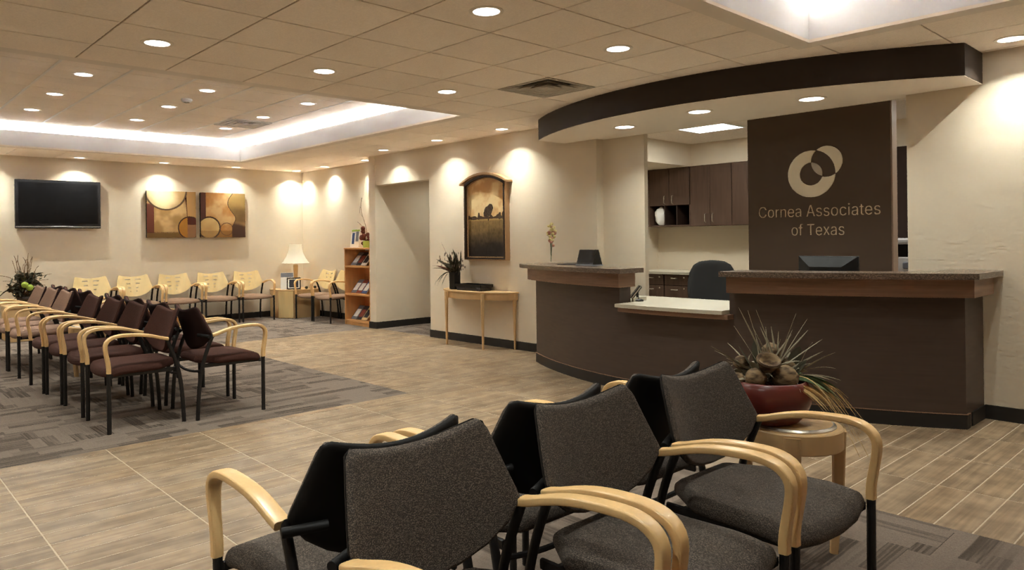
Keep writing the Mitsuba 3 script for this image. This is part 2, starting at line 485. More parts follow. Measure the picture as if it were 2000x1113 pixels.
# ---- walls
ZT = HC + .4
struct('wall_far', box(XMIN - .1, WR + .1, WY, WY + .12, 0, ZT), 'm_wall', 'beige end wall behind the television and the two canvases')
struct('wall_right_recess', box(WR, WR + .12, 9.455, WY, 0, ZT), 'm_wall', 'beige wall behind the magazine bookcase')
struct('wall_hall', box(WX, 8.7, 9.29, 9.455, 0, ZT), 'm_wall', 'beige wall seen through the hall opening')
struct('wall_hall_end', box(8.6, 8.72, 7.8, 9.29, 0, ZT), 'm_wall', 'beige end of the short hall')
struct('wall_hall_near', box(WX + .16, 8.6, 7.83, 7.95, 0, ZT), 'm_wall', 'near side wall of the short hall')
struct('wall_header', box(WX + .012, WX + .15, 7.95, 9.29, 2.19, ZT), 'm_wall', 'beige header above the hall opening')
struct('ceiling_hall', box(WX + .15, 8.6, 7.95, 9.29, 2.50, 2.55), 'm_ceiling_drywall', 'ceiling of the short hall')
struct('wall_right', box(WX, WX + .16, 5.0, 7.95, 0, ZT), 'm_wall', 'beige wall carrying the arched landscape painting')
struct('wall_right_step', box(WX + .11, WX + .165, 4.475, 5.0, 0, ZT), 'm_wall', 'recessed beige wall beside the reception opening')
struct('trim_1', box(WX + .108, WX + .167, 4.457, 4.475, 0, ZT), 'm_wall_plain', 'pale corner trim at the end of the recessed wall')
struct('wall_right_near', box(WX, WX + .15, YMIN, 1.955, 0, ZT), 'm_wall', 'beige wall to the right of the reception counter')
struct('wall_back', box(XMIN - .1, WX, YMIN - .12, YMIN, 0, ZT), 'm_wall', 'beige wall behind the viewer')
struct('wall_left', box(XMIN - .12, XMIN, YMIN, WY, 0, ZT), 'm_wall', 'beige wall on the left, out of view')
# office behind the counter
struct('wall_office_back', box(9.4, 9.52, .2, 6.5, 0, ZT), 'm_wall', 'beige back wall of the office behind the counter')
struct('wall_office_left', box(6.49, 9.4, 6.38, 6.5, 0, ZT), 'm_wall', 'left wall of the office')
struct('wall_office_right', box(6.37, 9.4, .2, .3, 0, ZT), 'm_wall', 'right wall of the office, hidden behind the near wall')
struct('wall_office_soffit', join(box(9.02, 9.4, .3, 5.57, 2.335, HC + .01), box(6.49, 9.4, 5.57, 6.38, 2.335, HC + .01)), 'm_wall', 'beige bulkhead above the wall cabinets')
# baseboards
bb = lambda n, *a: struct(n, box(*a), 'm_baseboard', 'black baseboard along the ' + {'far': 'end wall', 'recess': 'wall behind the bookcase', 'hall': 'hall wall', 'right': 'painting wall', 'near': 'wall right of the counter', 'stub': 'stub wall beside the hall'}[n.split('_')[1]])
bb('baseboard_far', XMIN, WR, WY - .014, WY, 0, .10)
bb('baseboard_recess', WR - .014, WR, 9.455, WY, 0, .10)
bb('baseboard_hall', WX - .014, 8.6, 9.276, 9.29, 0, .10)
bb('baseboard_stub', WX - .014, WX, 9.29, 9.47, 0, .10)
bb('baseboard_right', WX - .014, WX, 5.47, 7.95, 0, .10)
bb('baseboard_near', WX - .014, WX, YMIN, 1.46, 0, .10)

# ---- curved soffit above the counter
k = thing('curved_soffit', 'dark curved soffit hanging from the ceiling above the reception counter', 'soffit')
inner = Polygon(arc_pts(SCX, SCY, SR - .02, 1.475, 5.44, 50) + [(6.30, 5.44), (6.30, 1.475)])
put('fascia', prism(soff_poly.intersection(sbox(0, 0, WX, 9)).difference(inner.intersection(sbox(0, 0, WX, 9)).buffer(0)), 2.420, HC - .001), 'm_soffit_face', k, label='dark brown curved fascia')
under = soff_poly.intersection(sbox(0, 0, WX - .001, 9)).buffer(-.003).union(sbox(WX - .02, 1.957, 6.333, 4.46)).union(sbox(WX - .02, 4.45, 6.333, 4.99))
put('underside', prism(under, 2.416, 2.4195), 'm_ceiling_drywall', k, label='pale underside with three lights')
struct('wall_reception_header', box(6.30, 6.40, 1.955, 4.457, 2.422, ZT), 'm_wall', 'header above the reception opening')

# ---- lights
def downlight(x, y, z, label, group, r=.088, power=SPOT, beam=24, cut=60, tint=WARM, spot=True):
    k = thing('downlight', label, 'light', group)
    ring = lathe([(r - .012, .004), (r - .01, -.004), (r + .012, -.004), (r + .014, .0), (r + .014, .006), (r - .012, .006)], 32)
    ring.apply_translation((x, y, z))
    put('trim_ring', ring, 'm_trim_ring', k, smooth=30)
    disc = lathe([(1e-4, 0.0), (r - .01, 0.0), (r - .01, .008), (1e-4, .008)], 32)
    disc.apply_translation((x, y, z - .001))
    d = mikit.ply(disc, {'type': 'diffuse', 'reflectance': rgb([.6, .6, .6])})
    d['emitter'] = {'type': 'area', 'radiance': rgb(LENS * LS * np.array([1, .99, .93])), 'sampling_weight': .05}
    put('lens', d, None, k)
    if spot:
        scene[f'{k}_beam'] = {'type': 'spot', 'to_world': T().look_at(origin=[x, y, z - .012], target=[x, y, 0], up=[1, 0, 0]),
                              'intensity': rgb(power * LS * tint), 'beam_width': float(beam), 'cutoff_angle': float(cut)}

for x, y, where in [(2.822, 3.052, 'nearest to the top edge of the picture'), (1.612, 4.911, 'leftmost of the near tan ceiling, left of the tray edge'),
                    (2.847, 4.922, 'near the middle of the long tray edge'), (4.07, 4.925, 'between the ceiling tray corner and the square air vent'),
                    (4.074, 3.071, 'right of the square air vent, toward the near corner tray'), (5.939, 1.222, 'beside the right end of the curved soffit')]:
    downlight(x, y, HC, f'round recessed ceiling light {where}', 'downlights in the tan ceiling')
for x, y, where in [(5.941, 6.182, 'right of the arched painting'), (5.928, 7.395, 'left of the arched painting'), (5.947, 8.642, 'above the hall opening'),
                    (6.463, 9.90, 'above the bookcase'), (6.44, 11.16, 'above the two right hand wooden chairs'), (6.40, 12.10, 'in the far corner above the table lamp'),
                    (5.244, 12.08, 'above the right canvas'), (4.051, 12.08, 'above the left canvas'), (2.824, 12.08, 'above the television')]:
    downlight(x, y, HC, f'small round wall washing ceiling light {where}', 'wall washing downlights', r=.08, power=SPOT_WALL, beam=13, cut=58)
for x, y in [(1.61, 3.06), (.4, 4.91), (.4, 3.06), (-.8, 4.91), (-.8, 3.06), (1.6, 12.08), (.4, 12.08), (-.8, 12.08), (.4, 1.2), (-.8, 1.2), (5.94, 0.0)]:
    downlight(x, y, HC, 'round recessed ceiling light outside the picture', 'downlights outside the picture', power=SPOT_WALL if y > 12 else SPOT)
for x, y, where in [(5.773, 4.284, 'leftmost'), (5.593, 3.363, 'middle'), (5.789, 2.492, 'rightmost')]:
    downlight(x, y, 2.4155, f'{where} of the three round lights in the curved soffit underside', 'soffit downlights', r=.10, power=SPOT_SOFFIT, beam=30, cut=62)
cols, rows = ['left', 'middle', 'right'], ['near', 'second', 'far']
for i, x in enumerate((1.85, 3.05, 4.25)):
    for j, y in enumerate((7.73, 8.92, 10.12)):
        downlight(x, y, HT, f'{rows[j]} light of the {cols[i]} row in the raised tray ceiling', 'downlights in the raised tray', power=SPOT_TRAY, beam=30, cut=62)
for y in (7.73, 8.92, 10.12):
    downlight(.65, y, HT, 'round light in the raised tray outside the picture', 'downlights outside the picture', power=SPOT_TRAY, beam=30, cut=62)
for x in (1.85, 3.05, 4.25):
    downlight(x, .95, HT, 'round light in the near corner tray outside the picture', 'downlights outside the picture', power=1.35, beam=30, cut=62)
downlight(7.3, 8.62, 2.50, 'round ceiling light of the short hall, hidden behind the header', 'downlights outside the picture', power=.8, beam=30, cut=70)
downlight(8.187, 5.85, 2.335, 'small round light under the office bulkhead above the wall cabinets', 'office lights', r=.09, power=1.6, beam=30, cut=62)
# office light panel
struct('ceiling_office', box(6.40, 9.4, .3, 5.57, HC, HC + .02), 'm_ceiling_drywall', 'pale ceiling of the office')
def panel_light(x, y, label):
    k = thing('light_panel', label, 'light')
    put('frame', join(box(x - .31, x + .31, y - .31, y - .29, HC - .006, HC + .002), box(x - .31, x + .31, y + .29, y + .31, HC - .006, HC + .002),
                      box(x - .31, x - .29, y - .29, y + .29, HC - .006, HC + .002), box(x + .29, x + .31, y - .29, y + .29, HC - .006, HC + .002)), 'm_white_paint', k)
    d = mikit.ply(box(x - .29, x + .29, y - .29, y + .29, HC - .004, HC - .001), {'type': 'diffuse', 'reflectance': rgb([.6, .6, .6])})
    d['emitter'] = {'type': 'area', 'radiance': rgb(PANEL_LIGHT * LS), 'sampling_weight': 2.0}
    put('diffuser', d, None, k)
panel_light(7.84, 4.60, 'square glowing ceiling light panel in the office left of the dark sign wall')
panel_light(8.1, 1.6, 'square ceiling light panel of the office hidden behind the near wall')

# ================================================================ RECEPTION
# ---- counter
k = thing('reception_counter', 'long curved dark brown reception counter with stone tops', 'counter')
lowA, lowB = 2.885, 3.945
body_hi_r = band(CR, CR - .16, 1.466, lowA + .015, 24).intersection(sbox(0, 0, WX - .003, 9))
body_hi_l = band(CR, CR - .16, lowB - .005, 5.475, 24)
put('front_panel', prism(body_hi_r, .0, .905), 'm_laminate', k, smooth=30)
put('front_panel', prism(body_hi_l, .0, .905), 'm_laminate', k, smooth=30)
put('front_panel', prism(band(CR, CR - .16, lowA + .015, lowB - .005, 24), 0, .70), 'm_laminate', k, smooth=30)
put('end_panel', box(5.9, WX - .012, 1.466, 1.60, 0, .905), 'm_laminate', k)
put('end_panel', box(5.9, WX - .012, 5.34, 5.475, 0, .905), 'm_laminate', k)
toe = band(CR + .008, CR - .05, 1.458, 5.483, 60).union(sbox(5.9, 1.458, WX - .014, 1.55))
put('toe_band', prism(toe, 0, .098), 'm_baseboard', k, smooth=30)
put('edge_line', prism(band(CR + .011, CR - .05, 1.455, 5.486, 60), .098, .103), 'm_apron', k, smooth=30)
ap_r = band(CR + .11, CR - .13, 1.39, 2.868, 24).union(sbox(5.8, 1.39, WX - .05, 1.62))
ap_l = band(CR + .11, CR - .13, 3.86, 5.478, 24).union(sbox(5.7, 5.3, WX - .05, 5.478))
ap_r = ap_r.intersection(sbox(0, 0, WX - .003, 9)); ap_l = ap_l.intersection(sbox(0, 0, WX - .003, 9))
put('apron', prism(ap_r, .905, 1.032), 'm_apron', k, smooth=30)
put('apron', prism(ap_l, .905, 1.032), 'm_apron', k, smooth=30)
sl_r = band(CR + .2, CR - .14, 1.343, 2.878, 24).union(sbox(5.7, 1.343, WX - .002, 1.66))
sl_l = band(CR + .2, CR - .14, 3.77, 5.52, 24).union(sbox(5.7, 5.2, WX - .002, 5.52))
sl_r = sl_r.intersection(sbox(0, 0, WX - .003, 9)); ap_r = ap_r.intersection(sbox(0, 0, WX - .003, 9))
put('stone_top', prism(sl_r, 1.032, 1.072), 'm_granite', k, smooth=30, label='speckled brown stone top of the long right section')
put('stone_top', prism(sl_l, 1.032, 1.072), 'm_granite', k, smooth=30, label='speckled brown stone top of the short left section')
low = Polygon(arc_pts(CCX, CCY, CR + .12, 2.90, 3.90, 24) + [(5.99, 3.90), (5.99, 2.90)])
low = low.union(Polygon(arc_pts(CCX, CCY, CR - .165, 2.1, 4.8, 24) + [(5.99, 4.8), (5.99, 2.1)]))
put('desk_apron', prism(Polygon(arc_pts(CCX, CCY, CR + .09, 2.87, 3.89, 24) + [(5.5, 3.89), (5.5, 2.87)]), .695, .733), 'm_apron', k, smooth=30)
put('desk_top', prism(low, .735, .765), 'm_solid_surface', k, smooth=30, label='cream low desk top in the gap of the counter')
put('desk_splash', box(5.36, 5.56, 3.905, 3.925, .765, .80), 'm_solid_surface', k)

# ---- sign wall
k = thing('sign_wall', 'dark brown freestanding wall panel with ring emblem and raised lettering behind the counter', 'sign')
SX = 7.2
put('panel', box(SX, SX + .12, 2.395, 3.769, 0, HC), 'm_sign', k)
put('end_strip', box(SX + .004, SX + .124, 2.382, 2.395, 0, HC), 'm_strip', k, label='paler brown end strip')
ey, ez = 3.108, 1.944
big, hole, small = Point(0, 0).buffer(.229, 48), Point(0, 0).buffer(.113, 48), Point(.148, .112).buffer(.148, 48)
def on_sign(poly, t, y, z):
    m = prism(poly, 0, t)
    M = np.array([[0, 0, -1, SX], [-1, 0, 0, y], [0, 1, 0, z], [0, 0, 0, 1.0]])
    m.apply_transform(M); return m
g = .0035
put('emblem_ring', on_sign(big.difference(hole).difference(small.buffer(g)), .014, ey, ez), 'm_brass', k)
put('emblem_lens', on_sign(small.intersection(hole).buffer(-g), .014, ey, ez), 'm_steel', k)
put('emblem_crescent', on_sign(small.difference(big.buffer(g)), .014, ey, ez), 'm_brass', k)
from PIL import Image, ImageDraw, ImageFont
def letters(text, y_left, y_right, z, cap):
    full = meshkit.text_mesh(text, cap, .01)
    w = full.bounds[1][0] - full.bounds[0][0]
    s = (y_left - y_right) / w
    x = 0.0
    for i, ch in enumerate(text):
        if ch == ' ': continue
        pre = meshkit.text_mesh(text[:i + 1], cap, .01)
        m = meshkit.text_mesh(ch, cap, .008)
        tri = m.triangles[m.face_normals[:, 2] > .9][:, :, :2]
        thin = unary_union([Polygon(t_) for t_ in tri]).buffer(1e-5).buffer(-.0019)
        m = prism(thin, 0, .008)
        right = pre.bounds[1][0] * s
        m.apply_scale([s, 1, 1])
        m.apply_translation([right - m.bounds[1][0], 0, 0])
        M = np.array([[0, 0, -1, SX], [-1, 0, 0, y_left], [0, 1, 0, z], [0, 0, 0, 1.0]])
        m.apply_transform(M)
        put('letter', m, 'm_letter', k)
letters('Cornea Associates', 3.661, 2.492, 1.527, .112)
letters('of Texas', 3.319, 2.811, 1.341, .112)

# ---- wall cabinets
def handle(x, y, z, vertical=True, L=.12):
    if vertical:
        return tube([(x, y, z - L / 2), (x - .028, y, z - L / 2 + .012), (x - .028, y, z + L / 2 - .012), (x, y, z + L / 2)], .006, 8)
    return tube([(x, y - L / 2, z), (x - .026, y - L / 2 + .012, z), (x - .026, y + L / 2 - .012, z), (x, y + L / 2, z)], .008, 8)
X0, ZB, ZTOP = 9.0, 1.497, 2.333
k = thing('wall_cabinet', 'brown wall cabinet with two short doors above three open cubbies', 'cabinet', 'office wall cabinets')
put('body', join(box(X0 + .02, 9.4, 5.585, 6.275, 1.80, ZTOP), box(X0 + .02, 9.4, 5.585, 6.275, ZB, ZB + .02), box(X0, 9.4, 6.245, 6.275, ZB, ZTOP), box(X0, 9.4, 5.575, 5.59, ZB, 1.80), box(9.37, 9.4, 5.6, 6.25, ZB, 1.8)), 'm_cabinet', k)
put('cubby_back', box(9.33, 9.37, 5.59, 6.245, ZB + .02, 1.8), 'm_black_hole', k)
for y in (5.80, 6.0): put('divider', box(X0 + .015, 9.33, y - .008, y + .008, ZB + .02, 1.80), 'm_cabinet_dark', k)
for a, b, hy in ((5.918, 6.243, 5.985), (5.588, 5.912, 5.855)):
    d = put('door', bevel_box(X0 - .001, X0 + .019, a, b, 1.80, ZTOP - .003, .002), 'm_cabinet', k)
    put('handle', handle(X0, hy, 1.882), 'm_steel', d, smooth=40)
k = thing('wall_cabinet', 'taller brown wall cabinet with two long doors, beside the cubby cabinet', 'cabinet', 'office wall cabinets')
put('body', box(X0 + .02, 9.4, 4.945, 5.574, ZB, ZTOP), 'm_cabinet', k)
for a, b, hy in ((5.271, 5.571, 5.335), (4.948, 5.265, 5.222)):
    d = put('door', bevel_box(X0 - .001, X0 + .019, a, b, ZB, ZTOP - .003, .002), 'm_cabinet', k)
    put('handle', handle(X0, hy, 1.604), 'm_steel', d, smooth=40)
k = thing('wall_cabinet', 'brown wall cabinet at the right of the row, partly behind the sign wall', 'cabinet', 'office wall cabinets')
put('body', box(X0 + .02, 9.4, 4.25, 4.943, ZB, ZTOP), 'm_cabinet', k)
for a, b in ((4.604, 4.941), (4.254, 4.598)):
    put('door', bevel_box(X0 - .001, X0 + .019, a, b, ZB, ZTOP - .003, .002), 'm_cabinet', k)
k = thing('wall_cabinet', 'dark wall cabinet seen in the narrow gap right of the sign wall', 'cabinet')
put('body', box(X0 + .02, 9.4, 1.6, 3.6, 1.30, ZTOP), 'm_cabinet_dark', k)
for y in (1.6, 2.1, 2.6, 3.1): put('door', bevel_box(X0 - .001, X0 + .019, y + .003, y + .497, 1.30, ZTOP - .003, .002), 'm_cabinet_dark', k)
# bag in the cubby
def lump(center, r, seed, amp=.25, sub=3, scale=(1, 1, 1)):
    m = trimesh.creation.icosphere(subdivisions=sub, radius=1.0)
    v = m.vertices
    n_ = meshkit.fbm(v * 1.7 + seed * 3.1, 3, seed)
    m.vertices = v * (1 + amp * (n_ - .5))[:, None] * np.array(scale) * r + np.array(center)
    return m
bag = lump((9.10, 6.115, 1.655), .1, 3, .5, 3, (.75, .98, 1.38))
single('paper_bag', bag, 'm_paper', 'crumpled white bag stuffed in the left open cubby of the wall cabinet', 'bag', smooth=60)

# ---- base file cabinets and worktop
single('office_worktop', bevel_box(8.74, 9.4, 4.1, 6.37, .822, .86, .004), 'm_solid_surface', 'pale worktop along the office back wall above the drawers', 'worktop')
def files(ya, yb, label, kx):
    k = thing('file_cabinet', label, 'cabinet', 'office file cabinets')
    put('body', box(8.82, 9.38, ya, yb, .02, .82), 'm_cabinet_dark', k)
    for z0, z1 in ((.67, .815), (.50, .662), (.05, .49)):
        d = put('drawer', bevel_box(8.80, 8.82, ya + .006, yb - .006, z0, z1, .002), 'm_cabinet', k)
        put('handle', handle(8.80, (ya + yb) / 2 + .03, (z0 + z1) / 2 + .025, False, .10), 'm_steel', d, smooth=40)
        lock = lathe([(1e-4, 0), (.011, 0), (.011, .006), (1e-4, .006)], 12)
        lock.apply_transform(trimesh.transformations.rotation_matrix(-math.pi / 2, [0, 1, 0])); lock.apply_translation((8.80, ya + .07, z1 - .035))
        put('lock', lock, 'm_steel', d)
files(5.885, 6.27, 'left brown drawer cabinet under the office worktop', 0)
files(5.49, 5.88, 'second brown drawer cabinet under the office worktop, left of the desk chair', 0)
files(4.9, 5.485, 'brown drawer cabinet under the worktop behind the desk chair', 0)

# ---- office chair
k = thing('office_chair', 'dark grey swivel desk chair behind the low desk section', 'office chair')
ox, oy = 6.62, 3.86
out = Polygon([(-.19, .56), (.19, .56), (.235, .66), (.25, .80), (.235, .95), (.19, 1.045), (.12, 1.085), (0, 1.097), (-.12, 1.085), (-.19, 1.045), (-.235, .95), (-.25, .80), (-.235, .66)])
bk = pillow(out, lambda d: rounded(d, .05, .06), lambda d: rounded(d, .03, .05), lambda x, z, t: np.c_[x, .24 + .08 * (z - .56) - .9 * x ** 2 - t, z], 22, 22)
RZ = rotz(math.radians(-60), (ox, oy, 0))
put('backrest', moved(bk, RZ), 'm_office_fabric', k, smooth=60)
st = Polygon([(-.24, -.24), (.24, -.24), (.26, 0), (.24, .22), (-.24, .22), (-.26, 0)]).buffer(.02)
seat = pillow(st, lambda d: rounded(d, .05, .07), lambda d: rounded(d, .03, .05), lambda x, y, t: np.c_[x, y, .47 + t], 20, 20)
put('seat', moved(seat, RZ), 'm_office_fabric', k, smooth=60)
put('column', moved(join(lathe([(1e-4, .08), (.03, .08), (.03, .44), (1e-4, .44)], 16), tube([(0, .1, .44), (0, .27, .46), (0, .30, .62)], .02, 8)), RZ), 'm_black_plastic', k, smooth=40)
for a in range(5):
    an = a * 2 * math.pi / 5
    arm = tube([(0, 0, .09), (.26 * math.cos(an), .26 * math.sin(an), .065)], .02, 8)
    put('base_arm', moved(arm, RZ), 'm_black_plastic', k)
    put('caster', moved(lump((.27 * math.cos(an), .27 * math.sin(an), .03), .03, 1, 0, 2), RZ), 'm_black_plastic', k, smooth=True)

# ---- monitor behind the right counter
k = thing('monitor', 'black computer monitor seen from behind above the right counter top', 'monitor')
mx, my0, my1 = 5.86, 2.19, 2.635
back = trimesh.convex.convex_hull(np.array([(mx, my0, .86), (mx, my1, .86), (mx, my0, 1.168), (mx, my1, 1.168), (mx - .055, my0 + .10, .90), (mx - .055, my1 - .10, .90), (mx - .055, my0 + .10, 1.09), (mx - .055, my1 - .10, 1.09)]))
put('housing', back, 'm_black_plastic', k)
put('bezel', bevel_box(mx, mx + .022, my0 - .008, my1 + .008, .85, 1.174, .004), 'm_black_plastic', k)
put('screen', box(mx + .022, mx + .024, my0 + .01, my1 - .01, .87, 1.155), 'm_screen', k)
put('stand', join(bevel_box(mx - .07, mx - .03, 2.39, 2.46, .77, .98, .006), bevel_box(mx - .12, mx + .1, 2.32, 2.53, .7655, .782, .005)), 'm_black_plastic', k)

# ---- copier in the gap
k = thing('copier', 'white office copier seen in the narrow gap right of the sign wall', 'copier')
put('body', bevel_box(8.45, 8.93, 2.45, 3.05, .0, 1.10, .01), 'm_copier', k)
put('scanner_lid', bevel_box(8.43, 8.95, 2.45, 3.1, 1.235, 1.30, .02), 'm_copier', k)
put('neck', bevel_box(8.56, 8.93, 2.5, 3.0, 1.10, 1.235, .005), 'm_black_plastic', k)
put('paper_tray', bevel_box(8.36, 8.46, 2.5, 2.68, .98, 1.05, .01), 'm_cover_grey', k)

# ---- small things on the counter
k = thing('flower_vase', 'slim clear glass bud vase with cream flowers on the left counter top', 'vase')
vx, vy, vz = 5.72, 5.22, 1.073
prof = [(1e-4, .0), (.030, .0), (.036, .02), (.036, .045), (.026, .062), (.014, .085), (.012, .15), (.014, .19), (.018, .21)]
put('glass', moved(lathe(prof, 24), rotz(0, (vx, vy, vz))), 'm_clear', k, smooth=True)
stems, heads, pinks = [], [], []
for i in range(5):
    a = rng.uniform(0, 6.28); h = .26 + .025 * i
    tip = np.array([.03 * math.cos(a), .03 * math.sin(a), h])
    stems.append(tube([(0, 0, .02), tip * [.4, .4, .6], tip], .0025, 5, 6))
    for q in range(6):
        c = tip + rng.normal(0, .014, 3) + [0, 0, .01 * q - .02]
        (heads if (i + q) % 3 else pinks).append(lump(c, .017, i * 7 + q, .7, 1, (1, 1, .8)))
for q in range(9): pinks.append(lump((rng.normal(0, .02), rng.normal(0, .02), .23 + rng.uniform(-.04, .02)), .015, q, .6, 1))
for q in range(8): heads.append(lump((rng.normal(0, .014), rng.normal(0, .014), .40 + rng.uniform(-.04, .03)), .014, q, .6, 1))
put('stem', moved(join(stems), rotz(0, (vx, vy, vz))), 'm_leaf_green', k, kind='stuff')
put('blossom', moved(join(heads), rotz(0, (vx, vy, vz))), 'm_flower_cream', k, kind='stuff', smooth=60)
put('blossom', moved(join(pinks), rotz(0, (vx, vy, vz))), 'm_flower_pink', k, kind='stuff', smooth=60)
single('paper_sheet', moved(bevel_box(-.11, .11, -.15, .15, 0, .006, .001), rotz(.3, (5.68, 4.85, 1.0725))), 'm_cover_dark', 'thin dark folder lying on the left counter top behind the vase', 'folder')
k = thing('desk_display', 'small black desk terminal with sloped back on the left counter top', 'terminal')
M = rotz(math.radians(-8), (5.46, 4.50, 1.0725))
put('housing', moved(trimesh.convex.convex_hull(np.array([(x, y, z) for y in (-.115, .115) for x, z in ((-.05, 0), (.08, 0), (-.005, .155), (.03, .155), (-.045, .03))])), M), 'm_gloss_black', k)
put('logo_strip', moved(moved(box(-.002, .001, -.03, .03, -.005, .005), trimesh.transformations.rotation_matrix(.28, [0, 1, 0])), rotz(math.radians(-8), (5.4435, 4.505, 1.0725 + .098))), 'm_silver_strip', k)
put('foot', moved(bevel_box(-.06, .09, -.12, .12, -.0, .012, .003), M), 'm_cover_grey', k)
k = thing('card_reader', 'small black card terminal on a stand at the left end of the low desk top', 'card terminal')
rx, ry, rz = 5.44, 3.915, .7655
put('base', moved(bevel_box(-.045, .045, -.04, .04, 0, .016, .005), rotz(math.radians(-42), (rx, ry, rz))), 'm_gloss_black', k)
put('column', tube([(rx, ry, rz + .012), (rx - .004, ry + .004, rz + .085)], .013, 10), 'm_gloss_black', k)
ax = np.array([.744 * .62, -.668 * .62, .78]); ax /= np.linalg.norm(ax)
ay = np.array([.668, .744, 0.0]); az_ = np.cross(ax, ay)
Mr = np.eye(4); Mr[:3, 0], Mr[:3, 1], Mr[:3, 2] = ax, ay, az_; Mr[:3, 3] = (rx - .01, ry + .01, rz + .085)
put('terminal', moved(bevel_box(-.075, .065, -.034, .034, -.013, .013, .006), Mr), 'm_gloss_black', k)
put('silver_edge', moved(bevel_box(-.07, .06, -.036, -.033, -.004, .006, .001), Mr), 'm_steel', k)

# ================================================================ CHAIRS
def fz(pts, x): return [(x, .26 - f, z) for f, z in pts]
legs_rear = [(0, 0), (.010, .18), (.032, .36), (.066, .49), (.10, .58), (.125, .64)]
arm_path = [(.521, .425), (.529, .52), (.541, .595), (.538, .635), (.515, .664), (.47, .681), (.39, .684), (.30, .677), (.21, .658), (.15, .640), (.115, .632)]
back_out = Polygon([(-.207, .850), (-.15, .836), (-.10, .826), (-.05, .820), (0, .818), (.05, .820), (.10, .826), (.15, .836), (.207, .850), (.219, .842), (.262, .67), (.266, .65), (.262, .636), (.225, .585), (.16, .541), (.08, .513), (0, .505),
                    (-.08, .513), (-.16, .541), (-.225, .585), (-.262, .636), (-.266, .65), (-.262, .67), (-.219, .842)])
back_out = back_out.buffer(-.016).buffer(.016, quad_segs=6)
def back_f(x, z):
    s = (z - .505) / .333
    return .068 - .086 * s + (.066 - .014 * np.clip((s - .4) / .6, 0, 1)) * (np.abs(x) / .25) ** 2
def back_warp(x, z, t):
    return np.c_[x, .26 - (back_f(x, z) + t), z]
seat_out = Polygon([(-.15, .222), (.15, .222), (.236, .10), (.254, -.235), (.13, -.262), (0, -.27), (-.13, -.262), (-.254, -.235), (-.236, .10)]).buffer(.014, quad_segs=5)
def seat_warp(x, y, t):
    front = np.clip((-y - .12) / .17, 0, 1)
    return np.c_[x, y, .428 + t - .03 * front ** 2 + .012 * np.clip((y - .05) / .2, 0, 1)]

def chair_parts(kind):
    """list of (name, ply, sub-part of)"""
    fabric, shell = {'charcoal': ('m_charcoal', 'm_shell'), 'maroon': ('m_maroon', 'm_shell_maroon'), 'mauve': ('m_mauve', 'm_shell_maroon'), 'wood': ('m_tan', None)}[kind]
    P = []
    tk, drop = (.55, .012) if kind == 'wood' else (1.0, 0.0)
    cush = pillow(seat_out, lambda d: tk * (rounded(d, .034, .03) + .020 * np.clip(d / .2, 0, 1) ** .8), lambda d: rounded(d, .024, .02), lambda x, y, t: seat_warp(x, y, t) - [0, 0, drop], 34, 34)
    P.append(('seat', mikit.ply(cush, fabric, 60), None))
    if kind == 'wood':
        holes = []
        for zz, w in ((.778, .038), (.712, .028), (.646, .017), (.592, .008)):
            for s in (-1, 1):
                cx = s * (.040 + w)
                holes.append(sbox(cx - w, zz - .006, cx + w, zz + .006).buffer(.003))
        ply_ = back_out.difference(unary_union(holes))
        import manifold3d as m3
        cs = m3.CrossSection([np.array(ply_.exterior.coords)[:-1]] + [np.array(h.coords)[:-1] for h in ply_.interiors], m3.FillRule.EvenOdd)
        mm = m3.Manifold.extrude(cs, .014).refine_to_length(.03).to_mesh()
        v = np.array(mm.vert_properties[:, :3], float)
        v = back_warp(v[:, 0], v[:, 1], v[:, 2] - .007)
        f = np.array(mm.tri_verts)
        m = trimesh.Trimesh(v, f, process=False); trimesh.repair.fix_normals(m)
        P.append(('backrest', mikit.ply(m, 'm_veneer', 35), None))
    else:
        fr = pillow(back_out, lambda d: rounded(d, .022, .011) + .003 * np.clip(d / .1, 0, 1), lambda d: 0 * d, back_warp, 30, 28)
        P.append(('backrest', mikit.ply(fr, fabric, 50), None))
        sh = pillow(back_out.buffer(.002), lambda d: 0 * d, lambda d: rounded(d, .016, .02), back_warp, 24, 22)
        P.append(('back_shell', mikit.ply(sh, shell, 50), None))
    for s in (-1, 1):
        P.append(('leg', mikit.ply(tube([(s * .279, -.26, 0), (s * .279, -.26, .22), (s * .279, -.261, .43)], .0145, 10), 'm_black_metal', 40), None))
        P.append(('leg', mikit.ply(tube(fz(legs_rear, s * .268), .0145, 10, 18), 'm_black_metal', 40), None))
    for s in (-1, 1):
        p = spline(fz(arm_path, 0), 40)
        u = np.linspace(0, 1, 40)
        p[:, 0] = s * (.281 - .006 * smooth(u, .3, 1))
        a = .0165 + .0085 * smooth(u, .12, .45)
        b = .0145 - .0025 * smooth(u, .1, .4)
        P.append(('armrest', mikit.ply(sweep(p, a, b, [1, 0, 0], 4.5, 20), 'm_arm_wood', 50), None))
        P.append(('arm_bracket', mikit.ply(tube([(s * .296, .26 - .082, .626), (s * .19, .26 - .04, .632)], .0135, 12), 'm_black_plastic', 40), None))
        P.append(('side_rail', mikit.ply(sweep(np.array([(s * .225, -.245, .398), (s * .225, .215, .398)]), .009, .016, [1, 0, 0], 4, 8), 'm_black_metal', 40), None))
    P.append(('front_rail', mikit.ply(sweep(np.array([(-.272, -.238, .40), (.272, -.238, .40)]), .009, .015, [0, 1, 0], 4, 8), 'm_black_metal', 40), None))
    P.append(('rear_stretcher', mikit.ply(tube([(-.262, .222, .37), (-.15, .232, .352), (0, .238, .345), (.15, .232, .352), (.262, .222, .37)], .010, 8, 20), 'm_black_metal', 40), None))
    return P
def smooth(u, a, b):
    t = np.clip((u - a) / (b - a), 0, 1); return t * t * (3 - 2 * t)

